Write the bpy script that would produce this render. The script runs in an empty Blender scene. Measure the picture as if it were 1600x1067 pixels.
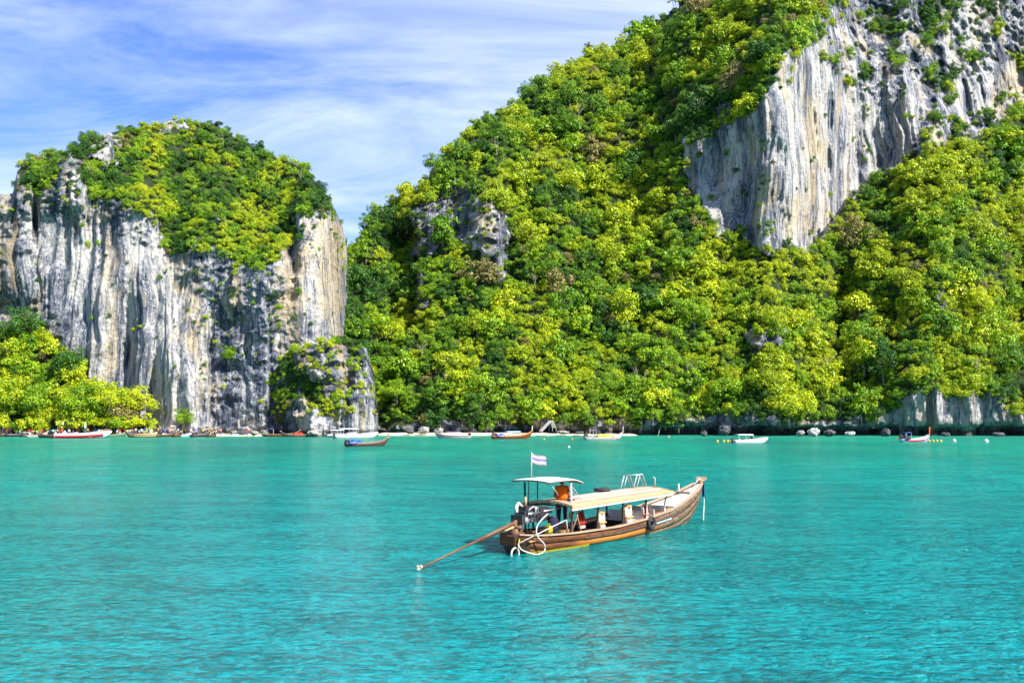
import bpy, math, random
import numpy as np
from mathutils import Vector, Matrix
random.seed(7)
rng = np.random.default_rng(11)
S = bpy.context.scene
COL = S.collection

# ------------------------------------------------------------------ camera
H = 4.3                      # eye height above the water, on the upper deck of a tour boat
F = 1500.0                   # focal length in photo pixels (1600 wide)
HZ = 650.0                   # row of the horizon
TH = math.atan((HZ - 533.5) / F)
CT, ST = math.cos(TH), math.sin(TH)
cam_d = bpy.data.cameras.new('camera')
cam = bpy.data.objects.new('camera', cam_d)
COL.objects.link(cam)
cam.location = (0, 0, H)
cam.rotation_euler = (math.pi / 2 + TH, 0, 0)
cam_d.sensor_width = 36.0
cam_d.lens = 36.0 * F / 1600.0
cam_d.clip_start = 0.1
cam_d.clip_end = 12000
S.camera = cam

# ------------------------------------------------------------------ sun, sky, exposure
SUN = Vector((0.70, -0.56, 0.86)).normalized()
sun_d = bpy.data.lights.new('sun', 'SUN')
sun_d.energy = 5.0
sun_d.angle = math.radians(0.5)
sun_d.color = (1.0, 0.955, 0.88)
sun = bpy.data.objects.new('sun', sun_d)
COL.objects.link(sun)
sun.rotation_euler = SUN.to_track_quat('Z', 'Y').to_euler()
S.view_settings.view_transform = 'Standard'
S.view_settings.look = 'None'
S.view_settings.gamma = 1.0
S.view_settings.use_curve_mapping = False
S.view_settings.exposure = 1.3
S.cycles.max_bounces = 6
S.cycles.diffuse_bounces = 2
S.cycles.glossy_bounces = 3
S.cycles.transmission_bounces = 4
S.cycles.transparent_max_bounces = 4
S.cycles.caustics_reflective = False
S.cycles.caustics_refractive = False
S.cycles.use_denoising = True


class NT:
    """small helper round a node tree"""
    def __init__(self, nt):
        self.nt = nt
        nt.nodes.clear()

    def n(self, typ, ins=None, **props):
        nd = self.nt.nodes.new(typ)
        for k, v in props.items():
            setattr(nd, k, v)
        for k, v in (ins or {}).items():
            sock = nd.inputs[k]
            if isinstance(v, bpy.types.NodeSocket):
                self.nt.links.new(v, sock)
            else:
                sock.default_value = v
        return nd

    def math(self, op, a, b=0.0, c=0.0, clamp=False):
        nd = self.n('ShaderNodeMath', {0: a, 1: b, 2: c}, operation=op)
        nd.use_clamp = clamp
        return nd.outputs[0]

    def vmul(self, v, s):
        return self.n('ShaderNodeVectorMath', {0: v, 1: s}, operation='MULTIPLY').outputs[0]

    def noise(self, vec, scale, detail=4, rough=0.55, dist=0.0):
        return self.n('ShaderNodeTexNoise', {'Vector': vec, 'Scale': scale, 'Detail': detail, 'Roughness': rough, 'Distortion': dist}).outputs['Fac']

    def ramp(self, fac, stops, interp='LINEAR'):
        nd = self.n('ShaderNodeValToRGB', {'Fac': fac})
        cr = nd.color_ramp
        cr.interpolation = interp
        while len(cr.elements) < len(stops):
            cr.elements.new(0.5)
        for e, (p, c) in zip(cr.elements, stops):
            e.position = p
            e.color = tuple(c) + (1,) if len(c) == 3 else c
        return nd.outputs[0]

    def mix(self, fac, a, b, mode='MIX'):
        nd = self.n('ShaderNodeMix', data_type='RGBA', blend_type=mode)
        for k, v in ((0, fac), (6, a), (7, b)):
            if isinstance(v, bpy.types.NodeSocket):
                self.nt.links.new(v, nd.inputs[k])
            else:
                nd.inputs[k].default_value = v if not isinstance(v, tuple) or len(v) == 4 else v + (1,)
        return nd.outputs[2]

    def maprange(self, v, a, b, c=0.0, d=1.0):
        return self.n('ShaderNodeMapRange', {0: v, 1: a, 2: b, 3: c, 4: d}).outputs[0]


world = bpy.data.worlds.new('World')
S.world = world
world.use_nodes = True
w = NT(world.node_tree)
sky = w.n('ShaderNodeTexSky')
sky.sky_type = 'NISHITA'
sky.sun_disc = False
sky.sun_elevation = math.asin(SUN.z)
sky.sun_rotation = math.atan2(SUN.x, SUN.y)
sky.air_density = 1.0
sky.dust_density = 0.3
sky.ozone_density = 3.0
gen = w.n('ShaderNodeTexCoord').outputs['Generated']
sep = w.n('ShaderNodeSeparateXYZ', {0: gen})
zz = w.math('ADD', w.math('MAXIMUM', sep.outputs[2], 0.0), 0.16)
cu = w.math('DIVIDE', sep.outputs[0], zz)
cv = w.math('DIVIDE', sep.outputs[1], zz)
cvec = w.n('ShaderNodeCombineXYZ', {0: cu, 1: cv, 2: 0.0}).outputs[0]
mp = w.n('ShaderNodeMapping', {'Vector': cvec, 'Location': (0.3, 0.9, 0.0), 'Rotation': (0, 0, 0.42), 'Scale': (0.55, 1.25, 1)}).outputs[0]
c1 = w.noise(mp, 1.9, 10, 0.62, .6)
c2 = w.noise(mp, 0.55, 3, 0.5, 0.3)
cm = w.math('ADD', w.math('MULTIPLY', c1, 0.62), w.math('MULTIPLY', c2, 0.52))
cloud = w.maprange(cm, 0.475, 0.73, 0.05, 0.92)
skycol = w.mix(1.0, sky.outputs[0], (.50, .70, 1.10), 'MULTIPLY')
bg = w.n('ShaderNodeBackground', {'Color': w.mix(cloud, skycol, (5.5, 6.2, 8.6)), 'Strength': 0.08})
w.n('ShaderNodeOutputWorld', {'Surface': bg.outputs[0]})


# ------------------------------------------------------------------ pixel rays
def ray(px, py):
    a = (px - 800.0) / F
    b = (533.5 - py) / F
    dy = CT - b * ST
    return a / dy, (ST + b * CT) / dy          # X/Y, (Z-H)/Y


def onwater(px, py):
    ax, q = ray(px, py)
    Y = -H / q
    return ax * Y, Y


def at(px, py, Y):
    ax, q = ray(px, py)
    return Vector((ax * Y, Y, H + q * Y))


# ------------------------------------------------------------------ numpy noise
def _hash(ix, iy, iz, seed):
    with np.errstate(over='ignore'):
        h = (ix.astype(np.int64) * 374761393 + iy.astype(np.int64) * 668265263 + iz.astype(np.int64) * 2147483647 + seed * 974711) & 0xFFFFFFFF
        h = ((h ^ (h >> 13)) * 1274126177) & 0xFFFFFFFF
        h = (h ^ (h >> 16)) & 0xFFFFFF
    return h / float(0xFFFFFF)


def vn(x, y, z=0.0, seed=0):
    x, y, z = np.broadcast_arrays(np.asarray(x, float), np.asarray(y, float), np.asarray(z, float))
    x0, y0, z0 = np.floor(x), np.floor(y), np.floor(z)
    fx, fy, fz = x - x0, y - y0, z - z0
    fx, fy, fz = (t * t * (3 - 2 * t) for t in (fx, fy, fz))
    r = 0
    for i in (0, 1):
        for j in (0, 1):
            for k in (0, 1):
                wgt = (fx if i else 1 - fx) * (fy if j else 1 - fy) * (fz if k else 1 - fz)
                r = r + wgt * _hash(x0 + i, y0 + j, z0 + k, seed)
    return r


def fbm(x, y, z=0.0, seed=0, o=4, g=0.5):
    r, a, t = 0, 1.0, 0.0
    for i in range(o):
        r = r + a * vn(np.asarray(x) * 2 ** i, np.asarray(y) * 2 ** i, np.asarray(z) * 2 ** i, seed + i * 17)
        t += a
        a *= g
    return r / t


def sm(x, a, b):
    t = np.clip((np.asarray(x, float) - a) / (b - a), 0, 1)
    return t * t * (3 - 2 * t)


# ------------------------------------------------------------------ maps of what grows where
MX0, MY0, MS = -260, -260, 2
MW, MH = 1060, 490
gx, gy = np.meshgrid(MX0 + MS * np.arange(MW), MY0 + MS * np.arange(MH))
wx = gx + (fbm(gx / 34., gy / 34., 0, 5, 3) - .5) * 46 + (vn(gx / 9., gy / 9., 0, 6) - .5) * 14
wy = gy + (fbm(gx / 34., gy / 34., 7, 8, 3) - .5) * 46 + (vn(gx / 9., gy / 9., 3, 6) - .5) * 14


def poly(pts, warp=True):
    X, Y = (wx, wy) if warp else (gx, gy)
    m = np.zeros(X.shape, bool)
    n = len(pts)
    for i in range(n):
        x1, y1 = pts[i]
        x2, y2 = pts[(i + 1) % n]
        if y1 == y2:
            continue
        c = ((y1 > Y) != (y2 > Y)) & (X < (x2 - x1) * (Y - y1) / (y2 - y1) + x1)
        m ^= c
    return m


def blur(a, r):
    k = np.ones(2 * r + 1) / (2 * r + 1)
    a = a.astype(float)
    for _ in range(2):
        p = np.pad(a, ((r, r), (r, r)), 'edge')
        p = np.apply_along_axis(lambda v: np.convolve(v, k, 'valid'), 0, p)
        a = np.apply_along_axis(lambda v: np.convolve(v, k, 'valid'), 1, p)
    return a


def samp(M, px, py):
    i = np.clip(np.round((np.asarray(py) - MY0) / MS).astype(int), 0, MH - 1)
    j = np.clip(np.round((np.asarray(px) - MX0) / MS).astype(int), 0, MW - 1)
    return M[i, j]


# left headland
A_rock = poly([(-260, 330), (-20, 300), (30, 275), (40, 290), (60, 286), (92, 268), (96, 245), (130, 240), (136, 300), (160, 304), (200, 322), (240, 335),
               (256, 372), (272, 392), (300, 380), (330, 388), (360, 398), (385, 425), (420, 412), (440, 400), (462, 370), (462, 335), (500, 332), (545, 352), (560, 700), (-260, 700)])
A_rock |= poly([(140, 245), (150, 215), (185, 205), (200, 225), (180, 250), (150, 262)])
A_rock |= poly([(255, 205), (265, 186), (290, 182), (298, 200), (275, 212)])
A_rock |= poly([(335, 322), (352, 318), (358, 345), (340, 350)])
A_white = poly([(60, 330), (240, 380), (330, 470), (330, 700), (140, 700), (90, 520), (60, 480), (0, 470), (0, 400), (50, 400)])
A_white |= poly([(462, 340), (520, 350), (535, 520), (450, 500), (470, 420)])
A_ochre = poly([(-60, 440), (12, 448), (20, 480), (0, 500), (-60, 500)]) | poly([(268, 380), (288, 400), (330, 620), (310, 640), (296, 560)]) | poly([(455, 430), (475, 350), (540, 350), (530, 520), (505, 500), (500, 400), (470, 500), (455, 480)])
A_ochre |= poly([(40, 296), (50, 292), (52, 330), (38, 325)]) | poly([(145, 330), (160, 330), (165, 360), (150, 350)])
# mountain
C1 = poly([(1205, 132), (1222, 100), (1240, 55), (1285, 45), (1310, 110), (1350, 150), (1440, 160), (1440, 240), (1400, 250), (1345, 285), (1305, 345), (1285, 376), (1240, 388), (1180, 386), (1125, 352),
           (1075, 310), (1066, 210), (1140, 190), (1200, 165)])
C2 = poly([(1275, 0), (1255, 60), (1310, 110), (1350, 150), (1440, 160), (1440, 240), (1500, 222), (1600, 170), (1800, 120), (1800, -260), (1300, -260)])
C3 = poly([(1450, 160), (1530, 115), (1600, 90), (1800, 80), (1800, 130), (1600, 162), (1540, 190), (1450, 225)])
C4 = poly([(655, 318), (680, 292), (745, 290), (795, 330), (800, 385), (795, 440), (752, 445), (738, 400), (700, 352), (690, 395), (665, 400), (652, 350)]) | \
     poly([(645, 380), (664, 380), (664, 500), (648, 495)]) | poly([(585, 318), (600, 315), (604, 345), (590, 348)])
C5 = poly([(1402, 622), (1440, 608), (1560, 620), (1585, 640), (1590, 700), (1350, 700), (1385, 655)])
C5 = C5 | poly([(1580, 650), (1800, 645), (1800, 700), (1580, 700)])
PATCH = fbm(gx / 26., gy / 22., 4, 301, 3)
C6 = poly([(1005, 660), (1100, 652), (1250, 650), (1300, 645), (1400, 640), (1400, 700), (600, 700), (600, 664), (800, 660)])
C7 = poly([(1168, 512), (1182, 508), (1232, 515), (1225, 545), (1172, 550)]) | poly([(1458, 455), (1480, 440), (1492, 470), (1470, 500)]) | poly([(1120, 185), (1135, 150), (1145, 160), (1135, 205)])
C_rock = C1 | C2 | C3 | C4 | C5 | C6 | C7
C_white = C1 | C5 | C3
C_ochre = poly([(1240, 160), (1262, 150), (1300, 215), (1285, 290), (1265, 240)]) | poly([(1550, 120), (1600, 95), (1800, 80), (1800, 150), (1580, 165)]) | poly([(1230, 320), (1262, 300), (1270, 360), (1235, 370)])

A_rockS, C_rockS = blur(A_rock, 1), blur(C_rock, 1)


# ------------------------------------------------------------------ terrain
def set_mesh(me, co, quads, smooth=True):
    co = np.asarray(co, np.float32)
    quads = np.asarray(quads, np.int32)
    k = quads.shape[1]
    me.vertices.add(len(co))
    me.vertices.foreach_set('co', co.ravel())
    me.loops.add(quads.size)
    me.loops.foreach_set('vertex_index', quads.ravel())
    me.polygons.add(len(quads))
    me.polygons.foreach_set('loop_start', np.arange(0, quads.size, k, dtype=np.int32))
    me.polygons.foreach_set('loop_total', np.full(len(quads), k, np.int32))
    me.polygons.foreach_set('use_smooth', np.full(len(quads), smooth))
    me.update(calc_edges=True)
    me.validate()


TERR = {}


def terrain(name, label, px0, px1, step, sky_pts, base_fn, kmap, rock, white, ochre, extra, nv, amp, mat):
    pxs = np.arange(px0, px1 + step, step, dtype=float)
    nu = len(pxs)
    skyp = np.interp(pxs, [p[0] for p in sky_pts], [p[1] for p in sky_pts])
    skyp = skyp + (fbm(pxs / 16., 0.3, 0, 31, 3) - .5) * 13
    D0 = base_fn(pxs)
    bq = (-1.2 - H) / D0
    bpy_ = 533.5 - F * (bq * CT - ST) / (CT + bq * ST)
    v = np.linspace(0, 1, nv)
    PXg = np.repeat(pxs[:, None], nv, 1)
    PYg = bpy_[:, None] + (skyp - bpy_)[:, None] * v[None, :]
    ax, q = ray(PXg, PYg)
    K = samp(kmap, PXg, PYg)
    s = np.clip(v[None, :], 0, 1)
    K = K + 0.9 * sm(s, .9, 1.0)
    Yv = np.zeros_like(q)
    Yv[:, 0] = D0
    for j in range(1, nv):
        dq = q[:, j] - q[:, j - 1]
        k = K[:, j]
        den = np.clip(1 - k * q[:, j], .35, 2)
        Yv[:, j] = Yv[:, j - 1] * (1 + k * dq / den)
    nb_ = int(round(17 / step))
    kk = np.hanning(2 * nb_ + 3)[1:-1]
    kk /= kk.sum()
    for j in range(nv):
        Yv[:, j] = np.convolve(np.pad(Yv[:, j], nb_, 'edge'), kk, 'valid')
    Yv = Yv + extra(PXg, PYg)
    X0, Z0 = ax * Yv, H + q * Yv
    R = samp(rock, PXg, PYg)
    Wt = samp(white, PXg, PYg)
    # depth relief: gullies everywhere, flutes and ledges on bare rock
    d = (fbm(X0 / 26., Z0 / 34., Yv / 40., 3, 4) - .5) * 15 * amp + (fbm(X0 / 9., Z0 / 9., 0, 13, 2) - .5) * 7.0 * amp * (1 - .6 * samp(rock, PXg, PYg))
    warp = (fbm(X0 / 14., Z0 / 20., 0, 9, 3) - .5) * 7
    xw = X0 + warp
    def ridge(n):
        return 1 - np.abs(2 * n - 1)
    fl = ridge(vn(xw / 7.5, Z0 / 60., 0, 41)) * 3.2 + ridge(vn(xw / 2.6, Z0 / 40., 0, 43)) * 1.7 + ridge(vn(xw / 1.0, Z0 / 18., 0, 47)) * .7
    bl = (ridge(fbm(X0 / 5., Z0 / 5., Yv / 5., 51, 4)) - .6) * 5.0 + (fbm(X0 / 1.3, Z0 / 1.1, 0, 53, 3) - .5) * 2.0
    led = np.abs(((Z0 / 6.5 + fbm(X0 / 9., Z0 / 14., 0, 61, 2) * 2.2) % 1.0) - .5) * 1.6
    rr = np.clip(R, 0, 1)
    d = d - rr * (Wt * ((fl - 3.0) * 1.2 + bl * .18) + (1 - Wt) * ((fl - 3.0) * .6 + bl * 1.0 + led - .9)) * min(1.0, amp * 1.3)
    d = d + (1 - rr) * (fbm(X0 / 4., Z0 / 4., 0, 67, 3) - .5) * 2.2 * amp
    d = d * (1 - .6 * sm(s, .97, 1.0))
    Yf = Yv + d
    co = np.stack([ax * Yf, Yf, H + q * Yf], -1)
    # the far side: over the crest and down again, and both flanks run back
    rows = [co]
    nb = 7
    crest = co[:, -1, :]
    for k in range(1, nb + 1):
        r = crest.copy()
        r[:, 1] += k * 9.0
        r[:, 0] += crest[:, 0] / crest[:, 1] * k * 9.0
        r[:, 2] = crest[:, 2] + (k * 9.0) * crest[:, 2] / crest[:, 1] * .4 - (k / nb) ** 2 * (crest[:, 2] + 2) * 1.0 - k * .4 - (k / nb) * 9.0 * crest[:, 2] / crest[:, 1] * 2
        rows.append(r[:, None, :])
    full = np.concatenate(rows, 1)
    ncols = full.shape[1]
    side = []
    for idx in (0, -1):
        e = full[idx]
        ss = []
        for k in (1, 2, 3):
            t = e.copy()
            t[:, 1] += k * 9.0
            t[:, 0] += e[:, 0] / e[:, 1] * k * 9.0
            t[:, 2] -= (k * 1.5)
            ss.append(t)
        side.append(ss)
    full = np.concatenate([np.stack(side[0][::-1]), full, np.stack(side[1])], 0)
    NU = full.shape[0]
    idx = np.arange(NU * ncols).reshape(NU, ncols)
    quads = np.stack([idx[:-1, :-1], idx[1:, :-1], idx[1:, 1:], idx[:-1, 1:]], -1).reshape(-1, 4)
    me = bpy.data.meshes.new(name)
    set_mesh(me, full.reshape(-1, 3), quads)
    colr = np.zeros((NU, ncols, 4), np.float32)
    colr[..., 3] = 1
    colr[3:-3, :nv, 0] = R
    colr[3:-3, :nv, 1] = Wt
    colr[3:-3, :nv, 2] = samp(ochre, PXg, PYg)
    at_ = me.color_attributes.new('ground', 'FLOAT_COLOR', 'POINT')
    at_.data.foreach_set('color', colr.ravel())
    me.materials.append(mat)
    o = bpy.data.objects.new(name, me)
    COL.objects.link(o)
    o['kind'] = 'structure'
    o['label'] = label
    TERR[name] = dict(pxs=pxs, base=bpy_, sky=skyp, co=co, nv=nv, px0=px0, step=step)
    return o


def surf(name, px, py):
    t = TERR[name]
    i = np.clip(np.round((np.asarray(px) - t['px0']) / t['step']).astype(int), 0, len(t['pxs']) - 1)
    v = (t['base'][i] - np.asarray(py)) / (t['base'][i] - t['sky'][i])
    j = np.clip(np.round(v * (t['nv'] - 1)).astype(int), 0, t['nv'] - 1)
    return t['co'][i, j], v


def make_ground_mat():
    m = bpy.data.materials.new('limestone_and_undergrowth')
    m.use_nodes = True
    t = NT(m.node_tree)
    pos = t.n('ShaderNodeNewGeometry').outputs['Position']
    att = t.n('ShaderNodeVertexColor', layer_name='ground').outputs['Color']
    sp = t.n('ShaderNodeSeparateColor', {0: att})
    rock, white, ochre = sp.outputs[0], sp.outputs[1], sp.outputs[2]
    warp = t.n('ShaderNodeTexNoise', {'Vector': t.vmul(pos, (.1, .1, .05)), 'Scale': 1.0, 'Detail': 2}).outputs['Color']
    posw = t.n('ShaderNodeVectorMath', {0: pos, 1: t.vmul(warp, (6, 6, 0))}, operation='ADD').outputs[0]
    s0 = t.noise(t.vmul(posw, (.11, .11, .012)), 1.0, 3, .5)
    s3 = t.noise(t.vmul(posw, (3.2, 3.2, .09)), 1.0, 3, .6)
    s1 = t.noise(t.vmul(posw, (.40, .40, .011)), 1.0, 5, .6)
    s2 = t.noise(t.vmul(posw, (1.3, 1.3, .03)), 1.0, 5, .65)
    mot = t.noise(pos, .33, 8, .68)
    mot2 = t.noise(pos, 1.6, 5, .7)
    g = t.math('MULTIPLY', white, .18)
    g = t.math('ADD', g, t.math('MULTIPLY', t.math('SUBTRACT', s1, .5), 1.7))
    g = t.math('ADD', g, t.math('MULTIPLY', t.math('SUBTRACT', s2, .5), 1.2))
    g = t.math('ADD', g, t.math('MULTIPLY', t.math('SUBTRACT', mot, .5), t.maprange(white, 0, 1, 1.2, .55)))
    g = t.math('ADD', g, t.math('MULTIPLY', t.math('SUBTRACT', mot2, .5), .6))
    g = t.math('ADD', g, t.math('MULTIPLY', t.math('SUBTRACT', s3, .5), .8))
    g = t.math('ADD', g, t.math('MULTIPLY', t.math('SUBTRACT', s0, .5), .9))
    g = t.math('ADD', g, .355)
    rc = t.ramp(g, [(0.05, (.035, .045, .065)), (.28, (.10, .115, .15)), (.46, (.235, .245, .27)), (.64, (.43, .42, .40)), (.98, (.60, .57, .50))])
    g = g
    of = t.math('MULTIPLY', ochre, t.maprange(s2, .38, .62), clamp=True)
    of2 = t.math('MAXIMUM', t.math('MULTIPLY', of, .85), t.math('MULTIPLY', t.maprange(t.noise(t.vmul(posw, (.2, .2, .04)), 1.0, 4, .6), .52, .68), .55))
    rc = t.mix(of2, rc, (.60, .46, .25))
    # dry orange-brown lichen and seeping bands low down
    stain = t.maprange(s2, .40, .30)
    rc = t.mix(t.math('MULTIPLY', stain, .8), rc, (.03, .035, .045))
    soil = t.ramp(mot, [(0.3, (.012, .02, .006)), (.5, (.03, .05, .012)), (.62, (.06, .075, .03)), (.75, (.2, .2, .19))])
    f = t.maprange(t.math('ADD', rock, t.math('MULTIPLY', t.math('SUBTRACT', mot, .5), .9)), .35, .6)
    z = t.n('ShaderNodeSeparateXYZ', {0: pos}).outputs[2]
    low_dark = t.maprange(t.math('ADD', z, t.math('MULTIPLY', mot2, .8)), 2.0, 1.4)
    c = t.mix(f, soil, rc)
    c = t.mix(t.math('MULTIPLY', low_dark, .85), c, (.022, .02, .018))  # ground colour goes darker towards the waterline
    bmp = t.n('ShaderNodeBump', {'Height': t.math('ADD', t.noise(pos, 1.2, 8, .7), t.math('MULTIPLY', s2, .8)), 'Strength': 1.0, 'Distance': 1.1})
    b = t.n('ShaderNodeBsdfPrincipled', {'Base Color': c, 'Roughness': .9, 'Specular IOR Level': .2, 'Normal': bmp.outputs[0]})
    t.n('ShaderNodeOutputMaterial', {'Surface': b.outputs[0]})
    return m


GROUND = make_ground_mat()
one = np.ones((MH, MW))

# slopes: metres back per metre up
kA = np.where(A_rock, .10, .95)
kA = blur(kA, 7)
kC = np.where(C1, .04, .78)
kC = np.where(C2 | C3, .35, kC)
kC = np.where(C4, .38, kC)
kC = np.where(C5, -.10, kC)
kC = np.where(C7, .1, kC)
kC = np.where(poly([(1040, 240), (1240, 392), (1240, 450), (1040, 420)]), .30, kC)
kC = np.where(gy > 640, .15, kC)
kC = blur(kC, 7)


def baseA(px):
    return 219 + 34 * (1 - np.sqrt(1 - .985 * np.clip((px - 452) / 90., 0, 1) ** 2)) - 5 * sm(px, 120, 330) + 6 * sm(px, 40, -160)


def g2(px, py, cx, cy, rx, ry, a):
    return a * np.exp(-((px - cx) / rx) ** 2 - ((py - cy) / ry) ** 2)


def extraA(px, py):
    e = g2(px, py, 20, 475, 60, 34, 2.5) + g2(px, py, 90, 400, 45, 60, 4) - g2(px, py, 20, 395, 60, 30, 2)
    e = e + g2(px, py, 200, 560, 9, 90, 3) - g2(px, py, 160, 520, 24, 150, 3)
    e = e + 2.5 * sm(px, 322, 330) * sm(px, 420, 350) * sm(py, 470, 500)
    e = e + g2(px, py, 240, 520, 9, 110, 3)
    e = e + g2(px, py, 138, 350, 6, 60, 4) + g2(px, py, 55, 330, 5, 50, 4)
    e = e - g2(px, py, 500, 430, 22, 120, 3) + g2(px, py, 455, 400, 8, 60, 3)
    return e


DSKY = [(1150, 425), (1200, 400), (1270, 386), (1310, 338), (1345, 298), (1400, 262), (1440, 250), (1500, 232), (1550, 205), (1600, 184), (1800, 130)]


def extraC(px, py):
    line = np.interp(px, [p[0] for p in DSKY], [p[1] for p in DSKY]) + (fbm(px / 30., 0, 0, 71, 2) - .5) * 20
    amp = 24 * sm(px, 1190, 1340)
    e = amp * sm(line - py, -3, 6)
    e = e + 9 * sm(px, 658, 648) * sm(py, 350, 380) * sm(py, 540, 500) * sm(px, 590, 620)
    e = e + g2(px, py, 1312, 480, 24, 80, 9) + g2(px, py, 1120, 270, 60, 70, 3.5) + g2(px, py, 1590, 470, 22, 60, 6) + g2(px, py, 1340, 610, 30, 30, 5)
    e = e + g2(px, py, 590, 480, 30, 70, 6) - g2(px, py, 850, 480, 90, 120, 6) - g2(px, py, 1220, 560, 50, 80, 4) + g2(px, py, 1090, 600, 30, 50, 5)
    e = e - g2(px, py, 1450, 430, 60, 60, 4) + g2(px, py, 1400, 520, 25, 60, 5) + g2(px, py, 800, 395, 18, 40, 5)
    e = e + g2(px, py, 920, 250, 25, 120, 5) + g2(px, py, 1050, 170, 20, 80, 5) - g2(px, py, 985, 180, 30, 90, 4)
    e = e + 3.2 * sm(py, 664, 670) * sm(px, 960, 1040) + 1.5 * sm(py, 655, 670) * sm(px, 640, 700)
    return e


def baseC(px):
    return 222 - 9 * sm(px, 900, 1200) + 6 * sm(px, 760, 600) - 3 * sm(px, 1380, 1420) + (fbm(px / 60., 0, 0, 77, 2) - .5) * 5


terrain('limestone_headland', 'left limestone headland with bare streaked cliff and wooded dome', -200, 541, 1.6,
        [(-200, 320), (0, 306), (20, 302), (27, 266), (45, 250), (100, 238), (130, 224), (170, 208), (215, 198), (270, 188), (330, 191), (375, 220), (420, 240), (480, 266), (510, 306), (532, 345), (541, 372)],
        baseA, kA, A_rockS, np.maximum(blur(A_white, 3), .40), blur(A_ochre, 2), extraA, 340, 1.0, GROUND)
terrain('limestone_mountain', 'tall forested limestone mountain with a pale cliff high up', 500, 1760, 2.0,
        [(500, 470), (535, 425), (550, 386), (590, 326), (640, 304), (662, 290), (700, 232), (760, 188), (850, 128), (910, 92), (990, 62), (1050, 18), (1150, -70), (1280, -150), (1500, -190), (1760, -200)],
        baseC, kC, C_rockS, blur(C_white, 3), blur(C_ochre, 3), extraC, 400, 1.0, GROUND)

# outcrop between the two and the wooded mound on the left
B_rock = poly([(400, 700), (426, 590), (445, 560), (600, 515), (600, 700)]) & ~poly([(428, 640), (436, 560), (470, 568), (505, 590), (515, 640), (480, 640), (470, 600), (450, 655)]) \
    & ~poly([(520, 600), (535, 600), (536, 660), (516, 660)])
B_white = poly([(440, 655), (600, 640), (600, 700), (440, 700)])


def baseB(px):
    u = (px - 507) / 84.
    return 204 + 16 * (1 - np.sqrt(np.clip(1 - .97 * u * u, .03, 1)))


terrain('rock_outcrop', 'low grey limestone outcrop with bushes between headland and mountain', 424, 590, 1.4,
        [(424, 590), (430, 572), (445, 556), (480, 540), (510, 532), (545, 526), (572, 545), (583, 580), (590, 640)],
        baseB, blur(np.where(gy > 590, .05, .5), 5), blur(B_rock, 1), blur(B_white, 3) * .6, one * 0, lambda x, y: 3.5 * sm(y, 648, 668) * sm(x, 500, 450) + g2(x, y, 545, 600, 8, 60, 2) + g2(x, y, 480, 600, 30, 20, 1.5), 130, .75, GROUND)
terrain('wooded_mound', 'low wooded mound at the foot of the left cliff', -200, 246, 3.0,
        [(-200, 520), (0, 532), (50, 520), (100, 560), (135, 610), (190, 634), (225, 655), (246, 676)],
        lambda px: 208 + 6 * sm(px, 170, 250), one * .55, one * 0, one * 0, one * 0, lambda x, y: 0 * x, 60, .25, GROUND)


# ------------------------------------------------------------------ water and beach
def make_water():
    m = bpy.data.materials.new('turquoise_sea')
    m.use_nodes = True
    t = NT(m.node_tree)
    pos = t.n('ShaderNodeNewGeometry').outputs['Position']
    rot = t.n('ShaderNodeMapping', {'Vector': pos, 'Rotation': (0, 0, .16), 'Scale': (1, 1, 1)}).outputs[0]
    big = t.noise(t.vmul(pos, (.035, .02, 1)), 1.0, 3, .5)
    mid = t.noise(t.vmul(rot, (.22, .5, 1)), 1.0, 4, .55, .4)
    w1 = t.noise(t.vmul(rot, (1.8, 3.2, 1)), 1.0, 3, .55, .5)
    w2 = t.noise(t.vmul(rot, (4.6, 7.0, 1)), 1.0, 4, .6, .6)
    y = t.n('ShaderNodeSeparateXYZ', {0: pos}).outputs[1]
    near = t.maprange(y, 14, 120)
    c = t.mix(near, (.0, .25, .27), (.0, .32, .185))
    c = t.mix(t.math('MULTIPLY', t.maprange(big, .4, .66), .75), c, (.0, .155, .125))
    c = t.mix(t.math('MULTIPLY', t.maprange(t.math('ADD', t.math('MULTIPLY', w1, .35), t.math('ADD', t.math('MULTIPLY', mid, .25), t.math('MULTIPLY', w2, .4))), .45, .56), .85), c, (.0, .085, .09))  # light and dark of the ripples painted into the water colour
    shallow = t.maprange(t.math('ADD', y, t.math('MULTIPLY', big, 14)), 185, 212)
    c = t.mix(t.math('MULTIPLY', shallow, .6), c, (.02, .28, .16))
    patch = t.maprange(t.noise(t.vmul(pos, (.05, .03, 1)), 1.0, 2, .5), .35, .65, .55, 1.15)
    h = t.math('ADD', t.math('MULTIPLY', mid, .62), t.math('ADD', t.math('MULTIPLY', w1, .40), t.math('MULTIPLY', w2, .20)))
    h = t.math('MULTIPLY', h, patch)
    bmp = t.n('ShaderNodeBump', {'Height': h, 'Strength': 1.0, 'Distance': .95})
    rgh = t.maprange(y, 20, 190, .05, .17)
    body = t.n('ShaderNodeBsdfDiffuse', {'Color': c, 'Normal': bmp.outputs[0]})
    gl = t.n('ShaderNodeBsdfGlossy', {'Color': (.92, 1, 1, 1), 'Roughness': rgh, 'Normal': bmp.outputs[0]})
    fr = t.n('ShaderNodeFresnel', {'IOR': 1.33, 'Normal': bmp.outputs[0]}).outputs[0]
    mx = t.n('ShaderNodeMixShader', {0: t.math('MULTIPLY', fr, 1.05, clamp=True), 1: body.outputs[0], 2: gl.outputs[0]})
    t.n('ShaderNodeOutputMaterial', {'Surface': mx.outputs[0]})
    return m


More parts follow.
